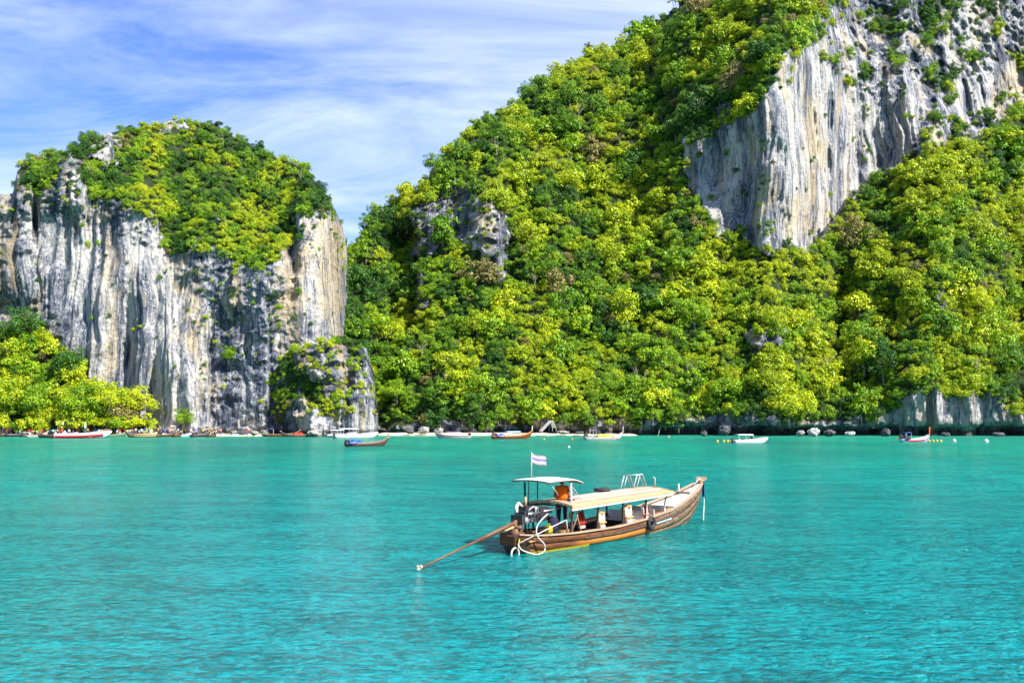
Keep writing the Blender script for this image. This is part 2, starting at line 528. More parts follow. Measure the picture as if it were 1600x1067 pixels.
me = bpy.data.meshes.new('sea')
set_mesh(me, [(-5000, -2500, 0), (5000, -2500, 0), (5000, 8000, 0), (-5000, 8000, 0)], [(0, 1, 2, 3)], False)
me.materials.append(make_water())
o = bpy.data.objects.new('sea', me)
COL.objects.link(o)
o['kind'] = 'structure'
o['label'] = 'calm turquoise bay water with small ripples'


def simple(name, col, rough=.6, spec=.4, metal=0.0, var=0.0, scale=4.0, bump=0.0, dirt=None, stretch=(1, 1, 1), dirtpos=(.5, .7)):
    m = bpy.data.materials.new(name)
    m.use_nodes = True
    t = NT(m.node_tree)
    co = t.n('ShaderNodeTexCoord').outputs['Object']
    v = t.vmul(co, stretch)
    n1 = t.noise(v, scale, 5, .6)
    c = t.mix(t.maprange(n1, .3, .7), tuple(x * (1 - var) for x in col) + (1,), tuple(min(1, x * (1 + var)) for x in col) + (1,))
    if dirt:
        n2 = t.noise(v, scale * 1.9, 6, .7, .4)
        c = t.mix(t.maprange(n2, dirtpos[0], dirtpos[1]), c, dirt)
    ins = {'Base Color': c, 'Roughness': rough, 'Specular IOR Level': spec, 'Metallic': metal}
    if bump:
        ins['Normal'] = t.n('ShaderNodeBump', {'Height': n1, 'Strength': .5, 'Distance': bump}).outputs[0]
    b = t.n('ShaderNodeBsdfPrincipled', ins)
    t.n('ShaderNodeOutputMaterial', {'Surface': b.outputs[0]})
    return m


M = {}
M['sand'] = simple('pale_sand', (.62, .53, .38), .95, .1, var=.12, scale=.6, bump=.05)


def beach(name, label, px0, px1, yA, yB, ztop):
    pxs = np.arange(px0, px1 + 6, 6.0)
    v = np.linspace(0, 1, 14)
    P, V = np.meshgrid(pxs, v, indexing='ij')
    edge = 2.5 * (fbm(P / 60., 0, 0, 88, 3) - .5)
    Y = yA + edge + (yB - yA) * V
    ax, _ = ray(P, 700.0)
    fade = np.minimum(sm(P, px0, px0 + 25), sm(P, px1, px1 - 25))
    Z = -.5 + (ztop + .5) * V ** .8 * (.25 + .75 * fade) + (fbm(P / 14., V * 9, 0, 90, 3) - .5) * .15
    idx = np.arange(P.size).reshape(P.shape)
    q = np.stack([idx[:-1, :-1], idx[1:, :-1], idx[1:, 1:], idx[:-1, 1:]], -1).reshape(-1, 4)
    me = bpy.data.meshes.new(name)
    set_mesh(me, np.stack([ax * Y, Y, Z], -1).reshape(-1, 3), q)
    me.materials.append(M['sand'])
    o = bpy.data.objects.new(name, me)
    COL.objects.link(o)
    o['kind'] = 'structure'
    o['label'] = label


beach('beach', 'narrow sand beach under the left cliff', -190, 432, 203, 217, .8)
beach('beach_strip', 'thin pale sand strip at the foot of the mountain', 575, 1010, 208, 221, .5)


# ------------------------------------------------------------------ mesh helpers
class MB:
    def __init__(self):
        self.v, self.f = [], []

    def add(self, vs, fs):
        b = len(self.v)
        self.v += [tuple(p) for p in vs]
        self.f += [tuple(i + b for i in f) for f in fs]
        return self

    def box(self, c, s, R=None):
        c = Vector(c)
        vs = []
        for x in (-.5, .5):
            for y in (-.5, .5):
                for z in (-.5, .5):
                    p = Vector((x * s[0], y * s[1], z * s[2]))
                    if R is not None:
                        p = R @ p
                    vs.append(c + p)
        return self.add(vs, [(0, 1, 3, 2), (4, 6, 7, 5), (0, 4, 5, 1), (2, 3, 7, 6), (0, 2, 6, 4), (1, 5, 7, 3)])

    def bar(self, a, b, w, h):
        a, b = Vector(a), Vector(b)
        d = b - a
        R = d.to_track_quat('X', 'Z').to_matrix()
        return self.box((a + b) / 2, (d.length, w, h), R)

    def tube(self, pts, r, n=7, cap=True):
        pts = [Vector(p) for p in pts]
        rs = r if isinstance(r, (list, tuple)) else [r] * len(pts)
        vs, fs = [], []
        up = Vector((0, 0, 1))
        for i, p in enumerate(pts):
            d = (pts[min(i + 1, len(pts) - 1)] - pts[max(i - 1, 0)]).normalized()
            ref = up if abs(d.z) < .95 else Vector((1, 0, 0))
            u = d.cross(ref).normalized()
            w_ = u.cross(d)
            for k in range(n):
                a = 2 * math.pi * k / n
                vs.append(p + (u * math.cos(a) + w_ * math.sin(a)) * rs[i])
        for i in range(len(pts) - 1):
            for k in range(n):
                fs.append((i * n + k, i * n + (k + 1) % n, (i + 1) * n + (k + 1) % n, (i + 1) * n + k))
        if cap:
            fs.append(tuple(range(n))[::-1])
            fs.append(tuple((len(pts) - 1) * n + k for k in range(n)))
        return self.add(vs, fs)

    def torus(self, c, R, r, axis='Z', n=20, m=8, mat=None):
        vs, fs = [], []
        for i in range(n):
            a = 2 * math.pi * i / n
            for j in range(m):
                b = 2 * math.pi * j / m
                p = Vector(((R + r * math.cos(b)) * math.cos(a), (R + r * math.cos(b)) * math.sin(a), r * math.sin(b)))
                if axis == 'Y':
                    p = Vector((p.x, p.z, p.y))
                if axis == 'X':
                    p = Vector((p.z, p.x, p.y))
                if mat is not None:
                    p = mat @ p
                vs.append(Vector(c) + p)
                fs.append((i * m + j, ((i + 1) % n) * m + j, ((i + 1) % n) * m + (j + 1) % m, i * m + (j + 1) % m))
        return self.add(vs, fs)

    def ball(self, c, r, n=10, m=7):
        r = r if isinstance(r, (tuple, list)) else (r, r, r)
        vs = [(c[0], c[1], c[2] + r[2])]
        for i in range(1, m):
            t = math.pi * i / m
            for k in range(n):
                a = 2 * math.pi * k / n
                vs.append((c[0] + r[0] * math.sin(t) * math.cos(a), c[1] + r[1] * math.sin(t) * math.sin(a), c[2] + r[2] * math.cos(t)))
        vs.append((c[0], c[1], c[2] - r[2]))
        fs = [(0, 1 + k, 1 + (k + 1) % n) for k in range(n)]
        for i in range(m - 2):
            for k in range(n):
                fs.append((1 + i * n + k, 1 + (i + 1) * n + k, 1 + (i + 1) * n + (k + 1) % n, 1 + i * n + (k + 1) % n))
        e = len(vs) - 1
        fs += [(e, 1 + (m - 2) * n + (k + 1) % n, 1 + (m - 2) * n + k) for k in range(n)]
        return self.add(vs, fs)

    def grid(self, P):
        n, m = len(P), len(P[0])
        return self.add([p for r in P for p in r], [(i * m + j, (i + 1) * m + j, (i + 1) * m + j + 1, i * m + j + 1) for i in range(n - 1) for j in range(m - 1)])

    def slab(self, P, off):
        """grid P (rows of points) given thickness: OFF is the vector added for the second face"""
        n, m = len(P), len(P[0])
        off = Vector(off)
        a = [Vector(p) for r in P for p in r]
        b = [p + off for p in a]
        N = n * m
        fs = [(i * m + j, (i + 1) * m + j, (i + 1) * m + j + 1, i * m + j + 1) for i in range(n - 1) for j in range(m - 1)]
        gs = [tuple(N + k for k in f[::-1]) for f in fs]
        ring = [i * m for i in range(n)] + [(n - 1) * m + j for j in range(1, m)] + [i * m + m - 1 for i in range(n - 2, -1, -1)] + [j for j in range(m - 2, 0, -1)]
        es = [(ring[(k + 1) % len(ring)], ring[k], ring[k] + N, ring[(k + 1) % len(ring)] + N) for k in range(len(ring))]
        return self.add(a + b, fs + gs + es)

    def mesh(self, name, mat, smooth=False):
        me = bpy.data.meshes.new(name)
        me.from_pydata(self.v, [], self.f)
        if mat is not None:
            me.materials.append(mat)
        if smooth:
            me.polygons.foreach_set('use_smooth', [True] * len(me.polygons))
        me.update()
        return me

    def build(self, name, mat, parent=None, smooth=False):
        return link(name, self.mesh(name, mat, smooth), parent)


def link(name, data, parent=None, loc=None, label=None):
    o = bpy.data.objects.new(name, data)
    COL.objects.link(o)
    if parent is not None:
        o.parent = parent
    if loc is not None:
        o.location = loc
    if label:
        o['label'] = label
    return o


def thing(name, label, cat, loc=(0, 0, 0), rz=0.0, group=None):
    o = bpy.data.objects.new(name, None)
    COL.objects.link(o)
    o.location = loc
    o.rotation_euler = (0, 0, rz)
    o.empty_display_size = .3
    tag(o, label, cat, group)
    return o


def tag(o, label, cat, group=None):
    o['label'] = label
    o['category'] = cat
    if group:
        o['group'] = group
    return o


# ------------------------------------------------------------------ trees
def leaf_mat(name, cols, trans=.22):
    m = bpy.data.materials.new(name)
    m.use_nodes = True
    t = NT(m.node_tree)
    tint = t.n('ShaderNodeVertexColor', layer_name='tint').outputs['Color']
    tv = t.n('ShaderNodeSeparateColor', {0: tint}).outputs[0]
    rnd = t.n('ShaderNodeObjectInfo').outputs['Random']
    f = t.math('ADD', t.math('MULTIPLY', tv, .72), t.math('MULTIPLY', rnd, .28))
    c = t.ramp(f, [(0.1, cols[0]), (.5, cols[1]), (.9, cols[2])])
    b = t.n('ShaderNodeBsdfPrincipled', {'Base Color': c, 'Roughness': .5, 'Specular IOR Level': .35})
    tr = t.n('ShaderNodeBsdfTranslucent', {'Color': c})
    mx = t.n('ShaderNodeMixShader', {0: trans, 1: b.outputs[0], 2: tr.outputs[0]})
    t.n('ShaderNodeOutputMaterial', {'Surface': mx.outputs[0]})
    return m


LEAF = {
    'lime': ('lime green', leaf_mat('leaf_lime', [(.075, .18, .005), (.20, .35, .005), (.38, .51, .007)])),
    'yellow': ('yellow-green', leaf_mat('leaf_yellow', [(.17, .27, .004), (.36, .45, .005), (.58, .60, .010)])),
    'mid': ('mid green', leaf_mat('leaf_mid', [(.04, .11, .005), (.10, .23, .006), (.22, .37, .007)])),
    'dark': ('dark green', leaf_mat('leaf_dark', [(.014, .055, .006), (.035, .12, .008), (.08, .20, .010)])),
    'olive': ('brownish olive', leaf_mat('leaf_olive', [(.12, .12, .03), (.23, .20, .05), (.34, .27, .10)])),
}
M['bark'] = simple('grey_bark', (.19, .165, .13), .9, .2, var=.3, scale=3, bump=.03)


def crown_arrays(seed, nclump, nleaf, leaf, kind='round'):
    r = np.random.default_rng(seed)
    cs = []
    while len(cs) < nclump:
        p = r.normal(size=3)
        p /= np.linalg.norm(p)
        if p[2] < -.75:
            continue
        rad = r.uniform(.35, .95) * (.72 + .62 * float(vn(p[0] * 1.3 + seed * 3.1, p[1] * 1.3 + 5, p[2] * 1.3, seed)))
        p = p * rad * np.array([1, 1, {'flat': .55, 'tall': 1.3}.get(kind, .95)])
        if all(np.linalg.norm(p - c) > .19 for c in cs) or r.random() < .03:
            cs.append(p)
    cs.append(np.array([0, 0, 0.1]))
    V, Q, T = [], [], []
    for ci, c in enumerate(cs):
        cr = r.uniform(.15, .42) ** 1.0 if ci < nclump else .5
        ct = r.random()
        n = int(nleaf * (cr / .36) ** 2)
        d = r.normal(size=(n, 3))
        d /= np.linalg.norm(d, axis=1)[:, None]
        d[:, 2] = np.where(d[:, 2] < -.55, -d[:, 2] * .6, d[:, 2])
        lump = 1 + .5 * (fbm(d[:, 0] * 2 + seed, d[:, 1] * 2 + ci, d[:, 2] * 2, 3, 2) - .5) * 2
        p = c + d * (cr * lump * r.uniform(.6, 1.15, n))[:, None] * np.array([1, 1, .85])
        nrm = d * 1.0 + np.array([0, 0, .25]) + r.normal(size=(n, 3)) * .38
        nrm /= np.linalg.norm(nrm, axis=1)[:, None]
        a = np.cross(nrm, r.normal(size=(n, 3)))
        a /= np.linalg.norm(a, axis=1)[:, None]
        b = np.cross(nrm, a)
        s = (leaf * r.uniform(.6, 1.35, n))[:, None]
        a, b = a * s, b * s * .72
        drop = np.array([0, 0, -.25]) * s
        V.append(np.stack([p - a + drop, p - b * .9, p + a + drop, p + b * .9], 1).reshape(-1, 3))
        T.append(np.repeat(np.clip(ct * .55 + .45 * r.random(n) , 0, 1), 4))
    V = np.concatenate(V)
    T = np.concatenate(T)
    Qd = np.arange(len(V)).reshape(-1, 4)
    V = V * .86
    V[:, 2] += .55
    return V, Qd, T


def trunk_mb(seed):
    r = random.Random(seed)
    mb = MB()
    top = Vector((r.uniform(-.1, .1), r.uniform(-.1, .1), .55))
    mb.tube([(0, 0, -.5), (.02, 0, -.15), top * .6, top], [.075, .06, .045, .03], 6)
    for k in range(5):
        a = r.uniform(0, 6.28)
        b = Vector((math.cos(a) * .45, math.sin(a) * .45, r.uniform(.6, .95)))
        st = top * r.uniform(.45, .95)
        mb.tube([st, (st + b) * .5 + Vector((0, 0, -.04)), b], [.03, .022, .01], 5)
    return mb


def crown_mesh(name, arr, mat):
    V, Q, T = arr
    me = bpy.data.meshes.new(name)
    set_mesh(me, V, Q, False)
    c = np.ones((len(V), 4), np.float32)
    c[:, 0] = T
    ca = me.color_attributes.new('tint', 'FLOAT_COLOR', 'POINT')
    ca.data.foreach_set('color', c.ravel())
    me.materials.append(mat)
    return me


NS = 8
SHAPES = [crown_arrays(100 + i, [26, 18, 34, 22, 30, 24, 20, 36][i], [104, 120, 90, 120, 96, 108, 86, 74][i], [.062, .076, .056, .066, .062, .07, .084, .054][i], ['round', 'tall', 'round', 'flat', 'loose', 'flat', 'tall', 'round'][i]) for i in range(NS)]
BIG = [crown_arrays(200 + i, 46, 150, .045) for i in range(2)]
TRUNKS = [trunk_mb(300 + i) for i in range(3)]
TRUNK_ME = [t.mesh('trunk', M['bark'], True) for t in TRUNKS]
CR = {}
for k, (nm, mt) in LEAF.items():
    for i, a in enumerate(SHAPES):
        CR[k, i] = crown_mesh('crown', a, mt)
for k in ('yellow', 'lime', 'mid', 'dark'):
    for i, a in enumerate(BIG):
        CR[k, 10 + i] = crown_mesh('crown', a, LEAF[k][1])

TREES = []     # dict(p, R, kind, shape, rz, px, py, area)
tr = np.random.default_rng(5)


def plant(area, name, pxa, pxb, pya, pyb, sp, maskfn, Rfn, mixfn, lift=1.0):
    px = np.arange(pxa, pxb, sp)
    py = np.arange(pya, pyb, sp * .86)
    P, Q = np.meshgrid(px, py)
    P = P + (np.arange(len(py))[:, None] % 2) * sp * .5
    P = (P + tr.uniform(-.42, .42, P.shape) * sp).ravel()
    Q = (Q + tr.uniform(-.42, .42, Q.shape) * sp).ravel()
    keep = maskfn(P, Q) > tr.random(P.size)
    P, Q = P[keep], Q[keep]
    R = Rfn(P, Q, tr)
    co, v = surf(name, P, Q)
    co, v = surf(name, P, Q + lift * R / co[:, 1] * F)
    ok = (v > -.01) & (v <= 1.0)
    for i in np.nonzero(ok)[0]:
        p = co[i]
        if p[2] < .4:
            continue
        TREES.append(dict(p=(p[0], p[1], p[2]), R=float(R[i]), kind=mixfn(P[i], Q[i]), shape=int(tr.integers(0, NS)),
                          rz=float(tr.uniform(0, 6.28)), px=float(P[i]), py=float(Q[i]), area=area, sz=float(tr.uniform(.75, 1.3))))


hue1 = fbm(gx / 60., gy / 50., 0, 201, 5, .6)
hue2 = fbm(gx / 25., gy / 25., 9, 207, 3)


def pick(base):
    def f(px, py):
        h = float(samp(hue1, px, py)) * 1.5 + float(samp(hue2, px, py)) * .7 - 1.1 + base(px, py) + tr.normal() * .10
        if tr.random() < .018:
            return 'olive'
        return 'dark' if h < -.17 else 'mid' if h < .0 else 'lime' if h < .19 else 'yellow'
    return f


bC = lambda x, y: .07 + .10 * sm(x, 650, 900) - .16 * sm(y, 590, 670) * (1 - sm(x, 560, 620) * 0) + .10 * sm(x, 1250, 1500) * sm(y, 600, 450) - .13 * sm(x, 660, 560)
bA = lambda x, y: .02 + .10 * sm(y, 330, 420)
bM = lambda x, y: .02 + .30 * sm(y, 560, 640)
# forest on the mountain
dist = lambda x, y: surf('limestone_mountain', x, y)[0][:, 1] / 225.0
fC = lambda x, y: np.where(samp(C_rock, x, y), 0.0, 1.0) * (y < 657 + 0 * x)
plant('mountain', 'limestone_mountain', 500, 1750, -190, 668, 15.5, fC,
      lambda x, y, r: 2.05 * dist(x, y) * r.uniform(.5, 1.2, x.shape) * np.where(r.random(x.shape) < .11, 1.95, 1), pick(bC))
# undergrowth filling the gaps
plant('mountain', 'limestone_mountain', 500, 1750, -190, 664, 12.5, fC, lambda x, y, r: 1.0 * dist(x, y) * r.uniform(.7, 1.3, x.shape), pick(lambda x, y: bC(x, y) - .12), .4)
# scrub on the bare rock
plant('mountain', 'limestone_mountain', 600, 1750, -190, 650, 11, lambda x, y: np.where(samp(C_rock, x, y), .10, 0) + np.where(samp(C2, x, y), np.where(samp(PATCH, x, y) > .53, .85, .06), 0) + np.where(samp(C1, x, y) & (samp(PATCH, x, y) > .62), .3, 0) + np.where(samp(C4, x, y), .42, 0) - np.where(samp(C1, x, y), .085, 0) - np.where(samp(C5, x, y), .1, 0),
      lambda x, y, r: r.uniform(.6, 1.3, x.shape) * (1 + 1.0 * samp(C2, x, y) * (samp(PATCH, x, y) > .53)), pick(lambda x, y: .0), .7)
EC = blur(C_rock, 4)
plant('mountain', 'limestone_mountain', 600, 1750, -190, 650, 9.5, lambda x, y: .55 * samp(C_rock, x, y) * (samp(EC, x, y) < .78), lambda x, y, r: r.uniform(.7, 1.7, x.shape), pick(lambda x, y: .05), .6)
# crest fringe
plant('mountain', 'limestone_mountain', 500, 1750, -200, 480, 12, lambda x, y: (surf('limestone_mountain', x, y + 12)[1] > .9) & (surf('limestone_mountain', x, y + 12)[1] < 1.0),
      lambda x, y, r: r.uniform(1.0, 2.1, x.shape), pick(lambda x, y: -.02))
# dome of the headland
plant('headland', 'limestone_headland', -195, 545, 165, 480, 10, lambda x, y: np.where(samp(A_rock, x, y), 0.0, .96),
      lambda x, y, r: r.uniform(1.0, 1.75, x.shape) * np.where(r.random(x.shape) < .15, 1.4, 1), pick(bA))
plant('headland', 'limestone_headland', -195, 545, 165, 665, 9, lambda x, y: np.where(samp(A_rock, x, y), .035, 0) + .22 * samp(A_rockS, x, y) * (1 - np.abs(x - 380) / 90 > 0) * (y > 380) * (y < 600) * .6 + .2 * (samp(A_rockS, x, y) > .3) * (y < 330),
      lambda x, y, r: r.uniform(.35, 1.0, x.shape), pick(lambda x, y: .03), .7)
EA = blur(A_rock, 4)
plant('headland', 'limestone_headland', -195, 545, 165, 470, 8, lambda x, y: .5 * samp(A_rock, x, y) * ((samp(EA, x, y) < .82) | ((x > 512 + (y - 330) * .2) & (y > 300))), lambda x, y, r: r.uniform(.5, 1.2, x.shape), pick(lambda x, y: .05), .6)
# outcrop
plant('outcrop', 'rock_outcrop', 424, 590, 520, 660, 9, lambda x, y: np.where(samp(B_rock, x, y), .40, .95) * (y < 648),
      lambda x, y, r: r.uniform(.55, 1.3, x.shape), pick(lambda x, y: .14), .7)
# mound, bigger trees
plant('mound', 'wooded_mound', -195, 240, 480, 668, 20, lambda x, y: 1.0 + 0 * x,
      lambda x, y, r: r.uniform(2.2, 3.6, x.shape), pick(bM), .9)

SPECIAL = [  # px, py of the crown's middle, depth, radius, kind, label
    (1232, 628, 203, 5.6, 'yellow', 'big yellow-green tree leaning over the shore rocks right of the white canopied boat'),
    (1200, 590, 206, 4.2, 'yellow', 'yellow-green tree rising behind the big yellow tree above the shore'),
    (1354, 628, 204, 2.6, 'lime', 'round lime green bush on the shore rocks left of the pale striped low cliff'),
    (1402, 615, 204, 1.9, 'lime', 'narrow lime tree hanging at the left edge of the pale striped low cliff'),
    (1085, 488, 212, 4.4, 'lime', 'broad lime green crown midway up the slope above the open shore'),
    (288, 653, 203, 2.6, 'lime', 'bright lime bush alone at the foot of the left cliff'),
    (215, 628, 203, 4.2, 'yellow', 'yellow-green beach tree at the right end of the wooded mound'),
    (170, 622, 203, 4.4, 'yellow', 'wide yellow-green beach tree behind the red and white speedboat bow'),
    (120, 628, 202, 4.4, 'lime', 'lime green beach tree directly behind the red and white speedboat'),
    (60, 626, 202, 4.6, 'lime', 'lime green beach tree left of the speedboat behind moored dinghies'),
    (8, 618, 203, 5.0, 'yellow', 'yellow-green beach tree at the left end of the beach'),
    (105, 565, 209, 4.4, 'dark', 'dark green tree on the right shoulder of the wooded mound'),
    (38, 505, 212, 4.6, 'dark', 'dark green tree topping the wooded mound under the left cliff'),
    (357, 553, 211, 2.1, 'mid', 'mid green shrub clinging halfway up the mottled middle of the left cliff'),
    (1580, 560, 199, 4.2, 'mid', 'mid green tree above the right end of the pale striped low cliff'),
    (1530, 470, 204, 4.0, 'yellow', 'yellow-green crown on the right ridge above the striped low cliff'),
    (1340, 520, 206, 3.4, 'lime', 'lime green crown beside the dark gully on the right ridge'),
    (620, 610, 214, 3.4, 'lime', 'lime green tree just right of the low grey outcrop'),
    (745, 505, 222, 3.8, 'yellow', 'yellow crown standing out low on the mountain above the purple-decked longtail'),
    (1010, 45, 330, 3.6, 'mid', 'mid green tree rising above the mountain crest near the top of the photo'),
    (919, 74, 318, 1.9, 'olive', 'thin olive tree sticking up from the mountain crest'),
    (676, 255, 268, 3.0, 'mid', 'mid green tree on the step of the mountain crest above the gap'),
    (1462, 182, 262, 2.6, 'mid', 'mid green bush alone on the grey ledge right of the pale high cliff'),
    (1212, 498, 209, 3.6, 'yellow', 'yellow-olive crown above the small pale rock window in the forest'),
    (950, 600, 214, 3.2, 'lime', 'lime green crown low on the slope above the yellow-laden longtail'),
]

FP = bpy.data.collections.new('forest_patterns')
protos = []
for ki, k in enumerate(LEAF):
    for i in range(NS):
        mb = TRUNKS[i % 3]
        o = bpy.data.objects.new('pattern_%03d' % (ki * NS + i), None)
        # crown and trunk in one mesh for the instanced far forest
        V, Q, T = SHAPES[i]
        me = bpy.data.meshes.new('tree_pattern')
        tv = np.array([tuple(p) for p in mb.v])
        tq = np.array([f for f in mb.f if len(f) == 4]) + len(V)
        set_mesh(me, np.concatenate([V, tv]), np.concatenate([Q, tq]), False)
        c = np.ones((len(me.vertices), 4), np.float32)
        c[:len(V), 0] = T
        ca = me.color_attributes.new('tint', 'FLOAT_COLOR', 'POINT')
        ca.data.foreach_set('color', c.ravel())
        me.materials.append(LEAF[k][1])
        me.materials.append(M['bark'])
        mi = np.zeros(len(me.polygons), np.int32)
        mi[len(Q):] = 1
        me.polygons.foreach_set('material_index', mi)
        o = bpy.data.objects.new('pattern_%03d' % (ki * NS + i), me)
        FP.objects.link(o)
        protos.append(o)
KIX = {k: i for i, k in enumerate(LEAF)}


def tree_obj(t, label, cat, group, name):
    root = thing(name, label, cat, t['p'], t['rz'], group)
    root.scale = (t['R'], t['R'], t['R'] * t.get('sz', 1))
    key = (t['kind'], t['shape'])
    link('crown', CR[key], root)
    link('trunk', TRUNK_ME[t['shape'] % 3], root)
    return root


for (px, py, Y, R, k, lab) in SPECIAL:
    tn = min(((abs(surf(n_, px, py + R / 206 * F * .5)[0][1] - Y) + (0 if 0 <= surf(n_, px, py + R / 206 * F * .5)[1] <= 1 else 1e3)), n_) for n_ in TERR)[1]
    gco, _ = surf(tn, px, min(py + R / 206 * F * .6, 674))
    p = at(px, py, float(gco[1]) - .35 * R) - Vector((0, 0, .55 * R))
    tree_obj(dict(p=p, R=R, kind=k, shape=10 + (int(px) % 2) if k != 'olive' else 1, rz=px * .1, sz=.9 if R > 5 else 1.0), lab, 'tree' if R > 2.3 else 'shrub', None,
             'broadleaf_tree' if R > 2.3 else 'shrub')

def snag(seed):
    r = random.Random(seed)
    mb = MB()

    def grow(p, d, L, rad, lev):
        q = p + d * L
        mb.tube([p, (p + q) / 2 + Vector((r.uniform(-.05, .05), r.uniform(-.05, .05), 0)) * L, q], [rad, rad * .8, rad * .55], 5)
        if lev:
            for _ in range(3 if lev > 1 else 2):
                nd = (d + Vector((r.uniform(-.8, .8), r.uniform(-.8, .8), r.uniform(-.1, .5)))).normalized()
                grow(q if r.random() < .6 else p + d * L * r.uniform(.6, .95), nd, L * r.uniform(.55, .8), rad * .55, lev - 1)
    grow(Vector((0, 0, -.6)), Vector((0, 0, 1)), 1.9, .11, 4)
    return mb


M['deadwood'] = simple('bleached_dead_wood', (.30, .25, .20), .9, .2, var=.2, scale=3)
for i, (px, py, R, lab) in enumerate([
        (1075, 600, 1.5, 'bare pale dead tree in the dark pocket above the leaning shore pole'), (1000, 610, 1.6, 'bare brown dead tree low on the slope right of the yellow-laden longtail'),
        (905, 190, 1.5, 'bare dead tree high on the slope under the mountain crest'), (835, 455, 1.3, 'bare dead tree in the middle of the slope'), (700, 610, 1.4, 'bare dead tree above the faded purple longtail'),
        (1290, 585, 1.5, 'bare dead tree beside the dark gully of the right ridge'), (1520, 590, 1.3, 'bare dead tree over the striped low cliff'), (980, 290, 1.6, 'bare dead tree left of the pale high cliff'),
        (1150, 130, 1.7, 'bare dead tree on the brow above the pale high cliff'), (350, 230, 1.1, 'bare dead tree near the top of the left dome'), (470, 285, 1.1, "bare dead tree on the left dome's right shoulder"),
        (775, 245, 1.5, 'bare dead tree on the upper left slope of the mountain'), (660, 560, 1.3, 'bare dead tree on the slope right of the low outcrop')]):
    tn = 'limestone_headland' if px < 540 else 'limestone_mountain'
    co_, _ = surf(tn, px, py)
    o = thing('bare_tree', lab, 'tree', (co_[0], co_[1] - 1.0 * R, co_[2] + .3), i * 1.3)
    o.scale = (R * .72,) * 3
    snag(500 + i).build('branches', M['deadwood'], o, True)

# the largest-showing trees are objects of their own, the rest one forest
PLACES = [(60, 500, 'on the wooded mound'), (60, 600, 'low on the wooded mound'), (180, 620, 'near the right end of the wooded mound'), (60, 240, "on the left dome's left shoulder"),
          (180, 260, 'above the streaked face of the left dome'), (270, 190, 'on the top of the left dome'), (330, 260, 'in the middle of the left dome'), (420, 230, "on the left dome's falling crest"),
          (420, 320, "on the left dome's right slope"), (500, 300, "on the left dome's right brow"), (330, 370, "on the left dome's lower tongue of scrub"), (430, 410, "above the left cliff's mottled wall"),
          (480, 590, 'on the low grey outcrop'), (570, 370, 'beside the gap between the two hills'), (570, 460, 'in the shaded slope right of the gap'), (610, 560, 'above the low outcrop'),
          (620, 640, 'by the shore right of the outcrop'), (700, 400, 'around the grey crags low on the mountain'), (740, 300, 'just above the grey crags'), (720, 230, 'under the crest left of the crags'),
          (820, 160, 'high under the mountain crest'), (700, 560, 'above the purple-decked longtail'), (740, 645, 'behind the purple-decked longtail'), (800, 590, 'above the blue-tarped longtail'),
          (850, 640, 'behind the white beach tent'), (880, 420, 'in the middle of the mountain slope'), (930, 520, 'above the yellow-laden longtail'), (950, 640, 'behind the yellow-laden longtail'),
          (880, 270, 'in the upper mountain slope'), (980, 120, 'near the crest left of the pale cliff'), (1010, 320, 'left of the pale high cliff'), (1080, 100, 'above the pale high cliff'),
          (1160, 60, 'on the brow over the pale high cliff'), (1040, 430, 'below and left of the pale high cliff'), (1060, 560, 'above the leaning pole on the shore'), (1060, 640, 'behind the leaning shore pole'),
          (1160, 450, 'right below the pale high cliff'), (1170, 580, 'above the white canopied boat'), (1140, 640, 'behind the white canopied boat'), (1270, 430, 'on the ridge below the pale cliff foot'),
          (1300, 560, 'beside the dark gully'), (1310, 630, 'above the white shore boulder'), (1380, 330, 'on the right ridge crest'), (1400, 450, 'on the middle of the right ridge'),
          (1410, 570, 'above the blue longtail'), (1500, 260, 'high on the right ridge'), (1560, 360, 'on the far right ridge slope'), (1500, 540, 'above the pale striped low cliff'),
          (1580, 620, 'at the far right above the water'), (1480, 90, 'on the grey rock right of the pale cliff'), (1350, 60, 'on the grey rock above the pale cliff'), (1570, 200, 'at the far right of the high ledge')]


def screen(t):
    return t['R'] / t['p'][1] * F


vis = []
for i, t in enumerate(TREES):
    if -5 < t['px'] < 1605 and t['py'] > -5:
        vis.append((screen(t) * (1 + .15 * tr.random()), i))
vis.sort(reverse=True)
sel = set(i for s, i in vis[:300 - len(SPECIAL)])
groups = {}
for i in sel:
    t = TREES[i]
    pl = min(PLACES, key=lambda q: (q[0] - t['px']) ** 2 + (q[1] - t['py']) ** 2)[2]
    d = screen(t)
    size = 'broad' if d > 19.5 else 'medium' if d > 16.5 else 'small'
    small = t['R'] < 1.4
    groups.setdefault((f"{size} {LEAF[t['kind']][0]} {'bush' if small else 'crown'} {pl}"), []).append(i)
ORD = ['second', 'third', 'fourth', 'fifth', 'sixth', 'seventh', 'eighth', 'ninth', 'tenth', 'eleventh', 'twelfth']
NUM = ['', '', 'two', 'three', 'four', 'five', 'six', 'seven', 'eight', 'nine', 'ten', 'eleven', 'twelve', 'thirteen']
split = {}
for lab, ids in sorted(groups.items()):
    if len(ids) > 4:
        ids.sort(key=lambda i: TREES[i]['py'])
        nb = (len(ids) + 9) // 10 if len(ids) > 18 else 1
        h = len(ids) // 2
        words = lab.split(' ')
        if len(ids) > 20:
            h1, h2 = len(ids) // 3, 2 * len(ids) // 3
            split['higher ' + lab], split['mid-height ' + lab], split['lower ' + lab] = ids[:h1], ids[h1:h2], ids[h2:]
        else:
            split['higher ' + lab], split['lower ' + lab] = ids[:h], ids[h:]
    else:
        split[lab] = ids
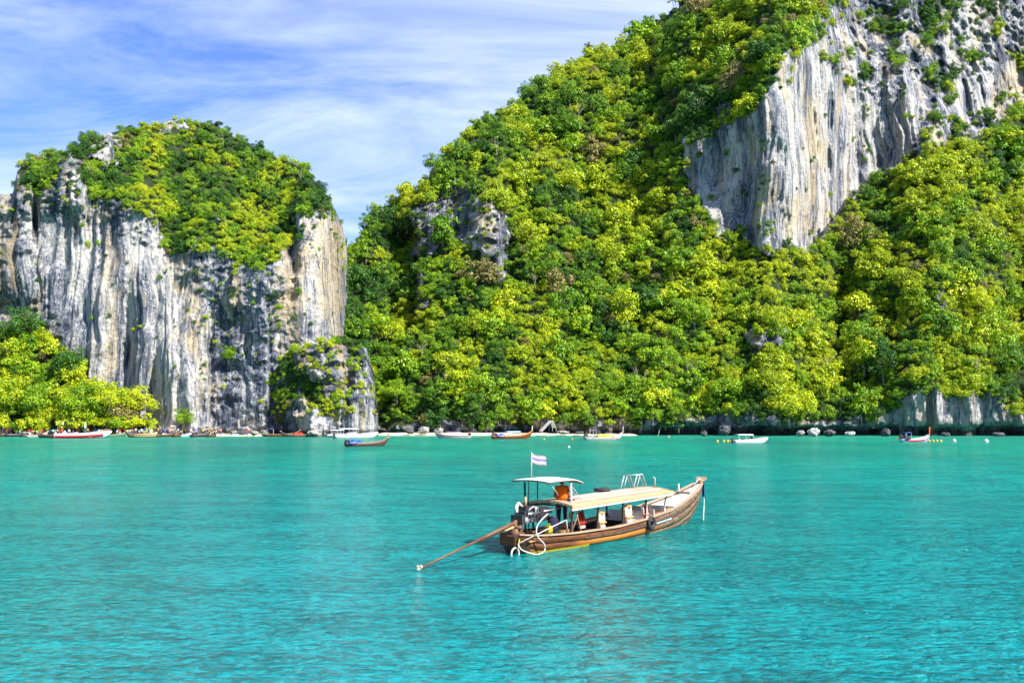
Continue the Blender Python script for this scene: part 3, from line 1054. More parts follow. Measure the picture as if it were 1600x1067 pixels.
for lab, ids in sorted(split.items()):
    ids.sort(key=lambda i: TREES[i]['px'])
    n = len(ids)
    for k, i in enumerate(ids):
        L = lab
        if n > 1:
            w0 = 'leftmost' if k == 0 else 'rightmost' if k == n - 1 else 'middle' if (n == 3) else ORD[min(k - 1, 10)] + ' from left'
            L = f'{lab}, {w0} of {NUM[min(n, 13)]}'
        t = TREES[i]
        if len(L.split()) > 16:
            L = L.replace('medium ', '').replace('small ', '').replace('broad ', '')
        if len(L.split()) > 16:
            L = L.rsplit(' of ', 1)[0]
        if len(L.split()) > 16:
            L = L.replace(' crown', '').replace(' bush', '')
        tree_obj(t, L, 'tree' if t['R'] >= 1.4 else 'shrub', 'trees of the island forest', 'broadleaf_tree' if t['R'] >= 1.4 else 'shrub')

rest = [t for i, t in enumerate(TREES) if i not in sel]
me = bpy.data.meshes.new('forest')
me.vertices.add(len(rest))
me.vertices.foreach_set('co', np.array([t['p'] for t in rest], np.float32).ravel())


def pattr(nm, typ, vals, key):
    a = me.attributes.new(nm, typ, 'POINT')
    a.data.foreach_set(key, vals)


pattr('size', 'FLOAT_VECTOR', np.array([(t['R'], t['R'], t['R'] * t['sz']) for t in rest], np.float32).ravel(), 'vector')
pattr('turn', 'FLOAT', np.array([t['rz'] for t in rest], np.float32), 'value')
pattr('which', 'INT', np.array([KIX[t['kind']] * NS + t['shape'] for t in rest], np.int32), 'value')
forest = link('forest', me)
forest['kind'] = 'stuff'
forest['label'] = 'dense tropical forest and scrub covering the limestone hills'
ng = bpy.data.node_groups.new('forest_trees', 'GeometryNodeTree')
ng.interface.new_socket('Geometry', in_out='INPUT', socket_type='NodeSocketGeometry')
ng.interface.new_socket('Geometry', in_out='OUTPUT', socket_type='NodeSocketGeometry')
gi = ng.nodes.new('NodeGroupInput')
go = ng.nodes.new('NodeGroupOutput')
ci = ng.nodes.new('GeometryNodeCollectionInfo')
ci.inputs['Collection'].default_value = FP
ci.inputs['Separate Children'].default_value = True
ci.inputs['Reset Children'].default_value = True
ip = ng.nodes.new('GeometryNodeInstanceOnPoints')
ip.inputs['Pick Instance'].default_value = True


def named(nm, typ):
    a = ng.nodes.new('GeometryNodeInputNamedAttribute')
    a.data_type = typ
    a.inputs['Name'].default_value = nm
    return a.outputs['Attribute']


cx = ng.nodes.new('ShaderNodeCombineXYZ')
ng.links.new(named('turn', 'FLOAT'), cx.inputs['Z'])
ng.links.new(gi.outputs[0], ip.inputs['Points'])
ng.links.new(ci.outputs[0], ip.inputs['Instance'])
ng.links.new(named('which', 'INT'), ip.inputs['Instance Index'])
ng.links.new(cx.outputs[0], ip.inputs['Rotation'])
ng.links.new(named('size', 'FLOAT_VECTOR'), ip.inputs['Scale'])
ng.links.new(ip.outputs[0], go.inputs[0])
md = forest.modifiers.new('trees', 'NODES')
md.node_group = ng
print('TREES', len(TREES), 'single', len(sel), 'leaf faces/tree', [len(a[1]) for a in SHAPES])


# ------------------------------------------------------------------ boats: materials
def hull_mat():
    m = bpy.data.materials.new('varnished_hull_wood')
    m.use_nodes = True
    t = NT(m.node_tree)
    co = t.n('ShaderNodeTexCoord').outputs['Object']
    x = t.n('ShaderNodeSeparateXYZ', {0: co}).outputs[0]
    z = t.n('ShaderNodeSeparateXYZ', {0: co}).outputs[2]
    gr = t.noise(t.vmul(co, (.8, 3, 14)), 2.0, 5, .65)
    bl = t.noise(co, 2.6, 6, .7, .3)
    fl = t.noise(co, 9.0, 5, .7)
    c = t.ramp(gr, [(.3, (.028, .009, .003)), (.5, (.085, .028, .006)), (.75, (.24, .085, .014))])
    low = t.maprange(t.math('ADD', z, t.math('MULTIPLY', t.math('SUBTRACT', bl, .5), .35)), .34, .16)
    midx = t.math('MULTIPLY', t.maprange(x, 2.2, 3.6), t.maprange(x, 9.0, 7.0))
    c = t.mix(t.math('MULTIPLY', t.math('MULTIPLY', low, midx), .85), c, (.42, .15, .018))
    bow = t.maprange(t.math('ADD', x, t.math('MULTIPLY', bl, 3.0)), 7.6, 10.5)
    c = t.mix(t.math('MULTIPLY', bow, t.maprange(fl, .46, .6)), c, (.20, .17, .11))
    c = t.mix(t.math('MULTIPLY', bow, t.maprange(bl, .55, .7)), c, (.10, .16, .07))
    c = t.mix(t.math('MULTIPLY', t.maprange(fl, .66, .74), .3), c, (.30, .22, .12))
    c = t.mix(t.math('MULTIPLY', t.maprange(z, .06, .0), .8), c, (.02, .035, .02))
    bm = t.n('ShaderNodeBump', {'Height': gr, 'Strength': .5, 'Distance': .02}).outputs[0]
    b = t.n('ShaderNodeBsdfPrincipled', {'Base Color': c, 'Roughness': .6, 'Specular IOR Level': .3, 'Normal': bm})
    t.n('ShaderNodeOutputMaterial', {'Surface': b.outputs[0]})
    return m


M['hull'] = hull_mat()
M['oldwood'] = simple('bleached_wood', (.33, .24, .16), .7, .3, var=.22, scale=3, bump=.01, dirt=(.24, .19, .14, 1), stretch=(.7, 5, 5))
M['palewood'] = simple('pale_roof_board', (.42, .29, .18), .6, .3, var=.18, scale=2.2, bump=.01, dirt=(.36, .24, .15, 1), stretch=(.5, 4, 4), dirtpos=(.55, .75))
M['pinkwood'] = simple('sun_bleached_board', (.46, .36, .31), .6, .3, var=.15, scale=2.2, bump=.01, dirt=(.42, .33, .30, 1), stretch=(.5, 4, 4), dirtpos=(.55, .75))
M['tanwood'] = simple('tan_roof_board', (.36, .24, .14), .6, .3, var=.2, scale=2.4, bump=.01, dirt=(.2, .13, .08, 1), stretch=(.5, 4, 4))
M['yellowwood'] = simple('yellow_trim_board', (.42, .31, .14), .5, .4, var=.15, scale=3, dirt=(.30, .20, .09, 1), stretch=(.6, 3, 3), dirtpos=(.55, .75))
M['deckwood'] = simple('orange_deck_wood', (.36, .19, .07), .6, .3, var=.25, scale=3, bump=.01, dirt=(.20, .10, .05, 1), stretch=(.7, 5, 5))
M['whitewood'] = simple('peeling_white_paint', (.50, .45, .40), .6, .3, var=.1, scale=4, dirt=(.36, .28, .22, 1), dirtpos=(.55, .7))
M['darkwood'] = simple('dark_wood', (.05, .033, .024), .6, .3, var=.4, scale=5)
M['yellow'] = simple('yellow_paint', (.34, .28, .008), .5, .4, var=.15, scale=6, dirt=(.25, .2, .03, 1), dirtpos=(.6, .75))
M['canvas'] = simple('cream_canvas', (.58, .51, .46), .85, .2, var=.08, scale=2, dirt=(.52, .40, .36, 1), dirtpos=(.6, .8))
M['white'] = simple('white_gelcoat', (.62, .62, .63), .3, .5, var=.04, scale=3, dirt=(.5, .49, .46, 1), dirtpos=(.68, .85))
M['whitepipe'] = simple('white_painted_pipe', (.46, .43, .41), .4, .5, var=.06, scale=8, dirt=(.4, .3, .22, 1), dirtpos=(.66, .8))
M['rubber'] = simple('black_rubber', (.02, .02, .022), .7, .3, var=.3, scale=8, dirt=(.07, .065, .06, 1))
M['engine'] = simple('greasy_engine_iron', (.03, .032, .036), .45, .5, .3, var=.5, scale=9, dirt=(.10, .07, .05, 1))
M['steel'] = simple('worn_steel', (.42, .43, .46), .35, .5, .8, var=.25, scale=9)
M['rust'] = simple('rusty_shaft_tube', (.14, .07, .035), .6, .4, .2, var=.4, scale=6, dirt=(.08, .04, .02, 1), stretch=(1, 3, 3))
M['orange'] = simple('orange_cloth', (.85, .13, .005), .85, .2, var=.12, scale=8, bump=.01)
M['red'] = simple('dark_red_cloth', (.30, .03, .02), .85, .2, var=.2, scale=8)
M['cream'] = simple('cream_orange_vest', (.80, .62, .42), .8, .2, var=.1, scale=6)
M['vest'] = simple('faded_pink_vest', (.74, .42, .34), .8, .2, var=.12, scale=6)
M['vestor'] = simple('orange_vest', (.80, .28, .07), .8, .2, var=.12, scale=6)
M['skin'] = simple('tanned_skin', (.28, .14, .08), .55, .4, var=.08, scale=10)
M['hair'] = simple('black_hair', (.012, .010, .009), .5, .4, var=.3, scale=30)
M['navy'] = simple('navy_cloth', (.015, .02, .045), .85, .2, var=.2, scale=8)
M['blue'] = simple('blue_plastic', (.02, .06, .35), .4, .5, var=.15, scale=5)
M['bluecloth'] = simple('blue_sash', (.02, .03, .30), .8, .2, var=.2, scale=8)
M['ltblue'] = simple('light_blue_paint', (.30, .50, .62), .5, .4, var=.1, scale=4, dirt=(.5, .45, .4, 1), dirtpos=(.6, .75))
M['redpaint'] = simple('red_gelcoat', (.60, .01, .02), .3, .5, var=.06, scale=3)
M['rope'] = simple('pale_rope', (.60, .56, .46), .9, .2, var=.2, scale=20)
M['glass'] = simple('tinted_windscreen', (.03, .05, .08), .08, .6)
M['purple'] = simple('faded_purple_paint', (.22, .13, .23), .6, .3, var=.15, scale=4, dirt=(.5, .44, .42, 1), dirtpos=(.6, .75))
M['green'] = simple('green_paint', (.05, .16, .09), .6, .3, var=.2, scale=4)
M['gold'] = simple('golden_yellow_cloth', (.72, .38, .02), .8, .2, var=.2, scale=5)
M['black'] = simple('black_plastic', (.02, .02, .022), .4, .5)
M['grime'] = simple('grimy_white_paint', (.33, .31, .30), .6, .3, var=.15, scale=4, dirt=(.2, .16, .14, 1), dirtpos=(.55, .7))


def flag_mat():
    m = bpy.data.materials.new('faded_striped_flag')
    m.use_nodes = True
    t = NT(m.node_tree)
    co = t.n('ShaderNodeTexCoord').outputs['UV']
    v = t.n('ShaderNodeSeparateXYZ', {0: co}).outputs[1]
    c = t.ramp(v, [(0, (.62, .34, .36)), (.167, (.62, .58, .63)), (.36, (.28, .22, .52)), (.64, (.62, .58, .63)), (.833, (.62, .34, .36))], 'CONSTANT')
    b = t.n('ShaderNodeBsdfPrincipled', {'Base Color': c, 'Roughness': .8})
    tr = t.n('ShaderNodeBsdfTranslucent', {'Color': c})
    mx = t.n('ShaderNodeMixShader', {0: .4, 1: b.outputs[0], 2: tr.outputs[0]})
    t.n('ShaderNodeOutputMaterial', {'Surface': mx.outputs[0]})
    return m


M['flag'] = flag_mat()


def interp(tab, s):
    return [float(np.interp(s, [r[0] for r in tab], [r[k] for r in tab])) for k in range(1, len(tab[0]))]


def section(tab, s, f):
    """a point of the hull's right side at station s; f = 0 at the gunwale, 1 at the keel"""
    b, zg, zk = interp(tab, s)
    a = f * math.pi / 2
    return Vector((s, -b * max(0.0, math.cos(a)) ** .62, zg + (zk - zg) * math.sin(a) ** 1.05))


def hull_shell(tab, n=26, m=9, t=.04):
    s0, s1 = tab[0][0], tab[-1][0]
    P = []
    for i in range(n):
        s = s0 + (s1 - s0) * i / (n - 1)
        row = [section(tab, s, k / m) for k in range(m + 1)]
        row += [Vector((p.x, -p.y, p.z)) for p in row[-2::-1]]
        P.append(row)
    mb = MB()
    k = len(P[0])
    mb.grid(P)
    inner = []
    for row in P:
        inner.append([Vector((p.x, p.y * .93, p.z + (t if 0 < j < k - 1 else 0))) for j, p in enumerate(row)][::-1])
    mb.grid(inner)
    # gunwale tops join outside and inside, ends closed
    for (ja, jb) in ((0, k - 1), (k - 1, 0)):
        base = 0
        N = n * k
        for i in range(n - 1):
            a, b = i * k + ja, (i + 1) * k + ja
            c, d = N + (i + 1) * k + jb, N + i * k + jb
            mb.f.append((a, b, c, d) if ja else (b, a, d, c))
    mb.f.append(tuple(range(k)))
    mb.f.append(tuple((n - 1) * k + j for j in range(k))[::-1])
    return mb


def band(tab, z0, z1, s0, s1, proud, n=14):
    """a strip that keeps its height above the water, near side"""
    mb = MB()
    P = []
    for i in range(n):
        s = s0 + (s1 - s0) * i / (n - 1)
        b, zg, zk = interp(tab, s)
        r = []
        for z in (z0, z1):
            a = math.asin(min(1, max(0, (zg - z) / (zg - zk))) ** (1 / 1.05))
            r.append((s, -b * max(0, math.cos(a)) ** .62 - proud, z))
        P.append(r)
    return mb.slab(P, (0, .03, 0))


def strake(tab, f0, f1, side, s0, s1, proud, n=22):
    mb = MB()
    rows = []
    for i in range(n):
        s = s0 + (s1 - s0) * i / (n - 1)
        a, b = section(tab, s, f0), section(tab, s, f1)
        mid = section(tab, s, (f0 + f1) / 2)
        r = []
        for p, pr in ((a, proud * .35), (mid, proud * .8), (b, proud)):
            q = Vector((p.x, p.y - pr, p.z))
            r.append(q)
        for p, pr in ((b, -.012), (mid, -.012), (a, -.012)):
            r.append(Vector((p.x, p.y - pr, p.z)))
        rows.append([Vector((p.x, p.y * side, p.z)) for p in r])
    for i in range(n - 1):
        base = len(mb.v)
        mb.add(rows[i] + rows[i + 1], [(k, (k + 1) % 6, 6 + (k + 1) % 6, 6 + k) for k in range(6)])
    mb.f.append((0, 1, 2, 3, 4, 5))
    return mb


def rail(tab, side, s0, s1, w=.09, h=.05, n=26, dz=.0, inn=.0):
    pts = []
    mb = MB()
    rows = []
    for i in range(n):
        s = s0 + (s1 - s0) * i / (n - 1)
        b, zg, zk = interp(tab, s)
        y = -(b - inn) * side
        o = -side
        rows.append([(s, y + o * w * .5, zg + dz), (s, y + o * w * .5, zg + dz + h), (s, y - o * w * .5, zg + dz + h), (s, y - o * w * .5, zg + dz)])
    for i in range(n - 1):
        mb.add(rows[i] + rows[i + 1], [(k, (k + 1) % 4, 4 + (k + 1) % 4, 4 + k) for k in range(4)])
    mb.add(rows[0], [(0, 1, 2, 3)])
    mb.add(rows[-1], [(3, 2, 1, 0)])
    return mb


# ------------------------------------------------------------------ people
def skinned(name, joints, edges, radii, sub=2):
    me = bpy.data.meshes.new(name)
    me.from_pydata([Vector(j) for j in joints], edges, [])
    o = bpy.data.objects.new(name, me)
    COL.objects.link(o)
    sk = o.modifiers.new('skin', 'SKIN')
    for i, r in enumerate(radii):
        v = me.skin_vertices[0].data[i]
        v.radius = r if isinstance(r, tuple) else (r, r)
        v.use_root = (i == 0)
    ss = o.modifiers.new('sub', 'SUBSURF')
    ss.levels = sub
    ss.render_levels = sub
    dg = bpy.context.evaluated_depsgraph_get()
    out = bpy.data.meshes.new_from_object(o.evaluated_get(dg))
    out.polygons.foreach_set('use_smooth', [True] * len(out.polygons))
    bpy.data.objects.remove(o)
    bpy.data.meshes.remove(me)
    out.name = name
    return out


def person_meshes(pose, detail=False):
    """pose: dict of joints; the figure faces +x, 1.7 m tall"""
    J = dict(pelvis=(0, 0, .92), waist=(0, 0, 1.06), chest=(.01, 0, 1.26), neck=(0, 0, 1.43), chin=(.02, 0, 1.50), head=(.015, 0, 1.60), crown=(0, 0, 1.67),
             shl=(0, .18, 1.38), ell=(0, .24, 1.11), wrl=(.06, .25, .87), hal=(.09, .25, .79),
             shr=(0, -.18, 1.38), elr=(0, -.24, 1.11), wrr=(.06, -.25, .87), har=(.09, -.25, .79),
             hil=(0, .10, .88), knl=(.02, .11, .50), anl=(-.01, .11, .09), tol=(.15, .12, .03),
             hir=(0, -.10, .88), knr=(.02, -.11, .50), anr=(-.01, -.11, .09), tor=(.15, -.12, .03))
    J.update(pose)
    names = list(J)
    E = [('pelvis', 'waist'), ('waist', 'chest'), ('chest', 'neck'), ('neck', 'chin'), ('chin', 'head'), ('head', 'crown'), ('chest', 'shl'), ('shl', 'ell'), ('ell', 'wrl'), ('wrl', 'hal'),
         ('chest', 'shr'), ('shr', 'elr'), ('elr', 'wrr'), ('wrr', 'har'), ('pelvis', 'hil'), ('hil', 'knl'), ('knl', 'anl'), ('anl', 'tol'), ('pelvis', 'hir'), ('hir', 'knr'), ('knr', 'anr'), ('anr', 'tor')]
    Rr = dict(pelvis=(.13, .105), waist=(.12, .09), chest=(.14, .11), neck=.052, chin=.066, head=.092, crown=.066, shl=.062, ell=.042, wrl=.028, hal=.032, shr=.062, elr=.042, wrr=.028, har=.032,
              hil=.088, knl=.058, anl=.040, tol=.035, hir=.088, knr=.058, anr=.040, tor=.035)
    body = skinned('body', [J[n] for n in names], [(names.index(a), names.index(b)) for a, b in E], [Rr[n] for n in names], 2 if detail else 1)
    lerp = lambda a, b, f: tuple(Vector(J[a]).lerp(Vector(J[b]), f))
    sj = [J['chest'], J['waist'], lerp('pelvis', 'waist', .3), lerp('chest', 'neck', .75), J['shl'], lerp('shl', 'ell', .62), J['shr'], lerp('shr', 'elr', .62)]
    shirt = skinned('shirt', sj, [(0, 1), (1, 2), (0, 3), (0, 4), (4, 5), (0, 6), (6, 7)], [(.22, .19), (.21, .18), (.215, .18), .08, .10, .085, .10, .085], 2 if detail else 1)
    tj = [J['pelvis'], J['hil'], lerp('hil', 'knl', .9), J['hir'], lerp('hir', 'knr', .9), lerp('knl', 'anl', .6), lerp('knr', 'anr', .6)]
    te = [(0, 1), (1, 2), (0, 3), (3, 4)]
    tjs = [.14, .10, .075, .10, .075]
    if detail:
        te += [(2, 5), (4, 6)]
        tjs += [.058, .058]
    else:
        tj = tj[:5]
    trousers = skinned('trousers', tj, te, tjs, 2 if detail else 1)
    hb = MB()
    h = Vector(J['head'])
    hb.ball((h.x - .02, h.y, h.z + .025), (.108, .098, .105), 12, 8)
    hair = hb.mesh('hair', M['hair'], True)
    return body, shirt, trousers, hair, J


def place_person(ms, mats, label, loc, rz, group=None, scale=1.0):
    body, shirt, trousers, hair, J = ms
    r = thing('person', label, 'person', loc, rz, group)
    r.scale = (scale,) * 3
    for nm, me, mt in (('body', body, mats[0]), ('shirt', shirt, mats[1]), ('trousers', trousers, mats[2]), ('hair', hair, M['hair'])):
        if not me.materials:
            me.materials.append(mt)
        o = link(nm, me, r)
        o.material_slots[0].link = 'OBJECT'
        o.material_slots[0].material = mt
    return r


# ------------------------------------------------------------------ the longtail boat in the foreground
BS = Vector((-.16, 30.4, 0))
BRZ = math.atan2(.787, .617)
boat = thing('longtail_boat', 'large wooden longtail boat with boarded passenger roof and small flag, alone in the foreground', 'boat', BS, BRZ)
HT = [(.08, .36, .60, .22), (.4, .54, .57, -.15), (1, .74, .52, -.33), (2.5, .90, .47, -.4), (5, 1.0, .46, -.42), (7, .98, .56, -.42), (9, .83, .70, -.4), (10, .70, .83, -.36),
      (11.3, .50, 1.06, -.15), (12.3, .32, 1.30, .35), (13.0, .15, 1.50, 1.0)]
hull_shell(HT, 34, 9).build('hull', M['darkwood'], boat, True)
cuts = [0.02, .2, .38, .56, .74]
for side in (1, -1):
    for k in range(4):
        strake(HT, cuts[k], cuts[k + 1] - .012, side, .10, 12.9, .013 - .002 * k, 30).build('hull_plank', M['hull'], boat, True)
    rail(HT, side, .10, 12.9, .13, .045, 34, .004).build('gunwale_rail', M['oldwood'], boat)
    rail(HT, side, .45, 9.6, .26, .03, 24, -.035, .20).build('side_deck', M['deckwood'], boat)
band(HT, -.03, .06, .42, 3.3, .045, 16).build('waterline_stripe', M['yellow'], boat)
strake(HT, .12, .17, 1, 3.0, 9.8, .05, 20).build('rubbing_strip', M['darkwood'], boat)
# floor, foredeck boards, thwarts
for k in range(7):
    y = -.72 + k * .24
    MB().box((4.9, y, -.02 + .004 * (k % 2)), (9.0, .225, .03)).build('floor_board', M['deckwood'], boat)
nb = 11
for k in range(nb):
    s0 = 9.75 + k * .29
    b0, z0, _ = interp(HT, s0)
    b1, z1, _ = interp(HT, s0 + .27)
    mb = MB()
    mb.slab([[(s0, -b0 + .05, z0 - .05), (s0, 0, z0 + .01), (s0, b0 - .05, z0 - .05)], [(s0 + .27, -b1 + .04, z1 - .05), (s0 + .27, 0, z1 + .01), (s0 + .27, b1 - .04, z1 - .05)]], (0, 0, -.03))
    mb.build('foredeck_board', M['whitewood'], boat)
MB().box((9.72, 0, .60), (.05, 1.3, .42)).build('bulkhead', M['whitewood'], boat)
for s_ in (2.9, 3.9, 4.9, 5.9):
    MB().box((s_, 0, .30), (.34, 1.55, .05)).build('bench', M['darkwood'], boat)
for s_ in (6.9, 7.75, 8.6):
    mb = MB().box((s_, 0, .50), (.34, 1.45, .05))
    mb.box((s_ + .18, 0, .68), (.05, 1.45, .30))
    mb.build('bench', M['whitewood'], boat)
MB().box((2.65, .0, .50), (.7, .9, .05)).build('stern_step', M['deckwood'], boat)
MB().box((1.2, 0, .40), (1.7, 1.25, .05)).build('stern_deck', M['deckwood'], boat)
# roof of boards on posts
RZ = lambda s, t: 1.38 + .012 * (s - 2.2) + .13 * (1 - (t / .98) ** 2)
nr = 12
for k in range(nr):
    t0, t1 = -.94 + k * 1.88 / nr, -.94 + (k + 1) * 1.88 / nr - .03
    rows = [[(s_, t0, RZ(s_, t0)), (s_, (t0 + t1) / 2, RZ(s_, (t0 + t1) / 2)), (s_, t1, RZ(s_, t1))] for s_ in np.linspace(2.2, 8.85, 9)]
    MB().slab(rows, (0, 0, -.035)).build('roof_board', (M['palewood'], M['pinkwood'], M['tanwood'])[(k * 5) % 3], boat)
for side in (1, -1):
    for (dz, w_, mm) in ((.02, .05, 'yellowwood'), (-.075, .035, 'pinkwood')):
        rows = [[(s_, -side * .96, RZ(s_, .96) + dz), (s_, -side * (.96 + w_), RZ(s_, .96) + dz)] for s_ in np.linspace(2.15, 8.92, 9)]
        MB().slab(rows, (0, 0, -.08)).build('roof_edge', M[mm], boat)
for s_ in (2.25, 8.86):
    mb = MB()
    rows = [[(s_ - .03, t_, RZ(s_, t_) + .02), (s_ + .03, t_, RZ(s_, t_) + .02)] for t_ in np.linspace(-.95, .95, 7)]
    mb.slab(rows, (0, 0, -.09)).build('roof_end_board', M['yellowwood'], boat)
mb = MB()
rows = [[(s_, t_, RZ(s_, t_) + .012) for t_ in (-.30, -.12, .06)] for s_ in np.linspace(3.6, 7.2, 6)]
mb.slab(rows, (0, 0, -.008)).build('roof_runner', M['whitewood'], boat)
for s_ in (2.4, 3.9, 5.5, 7.1, 8.65):
    for side in (1, -1):
        b, zg, _ = interp(HT, s_)
        MB().bar((s_, -side * (b - .16), zg - .1), (s_, -side * .88, RZ(s_, .88) - .03), .055, .055).build('roof_post', M['darkwood'] if s_ < 8 else M['whitewood'], boat)
    MB().bar((s_, -.9, RZ(s_, .9) - .05), (s_, .9, RZ(s_, .9) - .05), .05, .05).build('roof_beam', M['darkwood'], boat)
# white rails on the roof front
mb = MB()
for (y0, sx) in ((-.15, 7.95), (-.15, 8.6)):
    pass
for y0 in (.05, .62):
    z0 = RZ(8.2, y0)
    mb.tube([(7.75, y0, z0), (8.02, y0, z0 + .50), (8.42, y0, z0 + .50), (8.72, y0, z0)], .022, 7)
    mb.tube([(8.0, y0, z0 + .02), (8.22, y0, z0 + .45), (8.5, y0, z0 + .02)], .016, 6)
for sx in (8.02, 8.42):
    mb.tube([(sx, .05, RZ(8.2, .05) + .50), (sx, .62, RZ(8.2, .62) + .50)], .02, 6)
mb.build('roof_rail', M['whitepipe'], boat, True)
MB().tube([(8.78, -.28, RZ(8.78, .28)), (8.80, -.28, RZ(8.78, .28) + .34), (8.74, -.24, RZ(8.78, .28) + .40)], .025, 7).build('roof_cleat', M['whitepipe'], boat, True)
# stern canopy
cz = lambda s_, t_: 2.22 + .05 * (1 - (t_ / .8) ** 2) - .30 * max(0.0, (s_ - 2.55)) ** 1.5 - .05 * max(0., 1.6 - s_)
rows = [[(s_, t_, cz(s_, t_)) for t_ in np.linspace(-.78, .78, 9)] for s_ in np.linspace(1.2, 3.15, 14)]
MB().slab(rows, (0, 0, -.025)).build('stern_canopy', M['canvas'], boat, True)
mb = MB()
for t_ in (-.76, .76):
    mb.tube([(s_, t_, cz(s_, t_) - .04) for s_ in np.linspace(1.22, 3.13, 9)], .018, 6)
for s_ in (1.25, 2.2, 3.1):
    mb.tube([(s_, t_, cz(s_, t_) - .045) for t_ in np.linspace(-.76, .76, 5)], .016, 6)
mb.build('canopy_frame', M['rust'], boat, True)
for (p, q, r, m_) in (((1.55, .45, .4), (1.45, .40, 2.14), .032, 'navy'), ((1.95, .62, .42), (1.95, .62, 2.14), .016, 'engine'), ((2.62, -.66, .42), (2.55, -.68, 2.12), .033, 'whitepipe'),
                      ((2.5, .66, .42), (2.5, .66, 2.12), .02, 'engine'), ((2.75, -.55, 2.02), (3.35, -.60, 1.45), .012, 'whitepipe'), ((3.05, -.1, 1.98), (3.7, -.1, 1.6), .012, 'whitepipe'),
                      ((1.5, -.62, 2.12), (1.85, -.66, 1.75), .010, 'rope'), ((2.35, -.66, .42), (2.35, -.66, 1.5), .014, 'oldwood'), ((2.5, -.70, .42), (2.95, -.82, 1.36), .018, 'oldwood'),
                      ((2.95, -.82, .42), (2.62, -.78, 1.36), .018, 'yellowwood')):
    MB().tube([p, q], r, 8).build('canopy_post' if p[2] < .5 and q[2] > 2 else 'stay', M[m_], boat, True)
# handrail over the stern quarter
MB().tube([(.0, -.52, .40), (1.0, -.74, .70), (2.1, -.80, .94)], .017, 7).build('stern_rail', M['whitepipe'], boat, True)
MB().tube([(2.1, -.80, .94), (2.2, -.80, .5)], .014, 6).build('rail_post', M['whitepipe'], boat, True)
# engine on its pivot with the long shaft
eng = link('engine', None, boat)
eb = MB()
eb.box((1.05, .02, 1.10), (.72, .40, .38)).box((1.1, .02, 1.34), (.56, .28, .14)).box((.62, .02, 1.02), (.22, .46, .30))
for k in range(4):
    eb.tube([(.86 + k * .16, .16, 1.38), (.86 + k * .16, .16, 1.50)], .045, 8)
    eb.tube([(.86 + k * .16, -.2, 1.2), (.86 + k * .16, -.34, 1.12), (.86 + k * .16, -.34, 1.0)], .03, 6)
eb.torus((1.46, .02, 1.12), .19, .03, 'X', 16, 6)
eb.box((1.78, .02, 1.12), (.5, .36, .44)).box((2.05, .1, 1.2), (.35, .5, .14))
bpy.data.objects.remove(eng)
eng = eb.build('engine', M['engine'], boat)
MB().box((1.05, -.225, 1.18), (.5, .03, .10)).ball((.74, -.22, 1.0), (.12, .07, .12)).ball((1.0, -.24, 1.02), (.09, .05, .09)).box((1.25, -.23, 1.32), (.2, .04, .16)).build('engine_cover', M['steel'], eng, True)
MB().tube([(.9, .1, 1.4), (.72, .1, 1.52), (.55, .05, 1.42), (.5, .0, 1.25)], .05, 8).build('exhaust_pipe', M['cream'], eng, True)
MB().tube([(.95, -.02, 1.42), (.93, -.02, 1.72)], .035, 8).build('air_filter', M['yellowwood'], eng, True)
MB().tube([(1.3, -.22, 1.35), (1.0, -.28, 1.42), (.78, -.28, 1.34), (.72, -.27, 1.1), (.9, -.27, .98), (1.1, -.27, 1.1), (1.15, -.27, 1.3)], .02, 7).build('coolant_hose', M['whitepipe'], eng, True)
MB().box((.42, 0, .60), (.34, .34, .32)).box((.42, .0, .80), (.14, .5, .10)).tube([(.42, 0, .5), (.42, 0, 1.02)], .06, 8).build('engine_pivot', M['rust'], boat, True)
A0, A1 = Vector((.62, .02, .98)), Vector((-3.87, .07, .03))
dv = (A1 - A0)
MB().tube([A0, A0 + dv * .42], [.065, .055], 10).build('shaft_housing', M['rust'], boat, True)
MB().tube([A0 + Vector((0, 0, -.13)), A0 + dv * .16 + Vector((0, 0, -.10))], [.05, .04], 8).build('shaft_brace', M['yellowwood'], boat, True)
MB().tube([A0 + dv * .1 + Vector((0, 0, -.07)), A0 + dv * .42 + Vector((0, 0, -.07))], [.03, .03], 6).build('shaft_brace', M['darkwood'], boat, True)
MB().tube([A0 + dv * .42, A0 + dv * .995], [.038, .030], 9).build('drive_shaft', M['rust'], boat, True)
pb = MB().tube([A1 - dv * .012, A1 + dv * .018], [.045, .03], 8)
for k in range(3):
    a = 2.1 * k + .4
    c = A1 + Vector((0, math.cos(a) * .12, math.sin(a) * .12 + .02))
    pb.ball(tuple(A1 + (c - A1) * .6), (.02, .035 + .04 * abs(math.cos(a)), .03 + .04 * abs(math.sin(a))), 8, 6)
pb.build('propeller', M['cream'], boat, True)
MB().tube([(1.4, -.05, 1.2), (2.0, -.2, 1.22), (2.5, -.32, 1.28)], .025, 7).build('tiller', M['steel'], boat, True)
# white hoses at the stern
sp = [(1.6, -.42, 1.15), (1.1, -.55, 1.02), (.72, -.66, .88), (.55, -.74, .66), (.62, -.80, .48), (.78, -.88, .30), (.72, -.92, .10), (.40, -.88, .03), (.15, -.74, .10), (.0, -.56, .20), (.0, -.44, .36)]
def smoothpath(pts, n=5):
    P = [Vector(p) for p in pts]
    out = []
    for i in range(len(P) - 1):
        a, b, c, d = P[max(i - 1, 0)], P[i], P[i + 1], P[min(i + 2, len(P) - 1)]
        for k in range(n):
            t = k / n
            out.append(.5 * ((2 * b) + (c - a) * t + (2 * a - 5 * b + 4 * c - d) * t * t + (3 * b - a - 3 * c + d) * t ** 3))
    return out + [P[-1]]
MB().tube(smoothpath(sp), .021, 9).build('cooling_hose', M['whitepipe'], boat, True)
MB().torus((-.02, -.34, .04), .19, .032, 'Y', 22, 8).build('white_hoop', M['whitepipe'], boat, True)
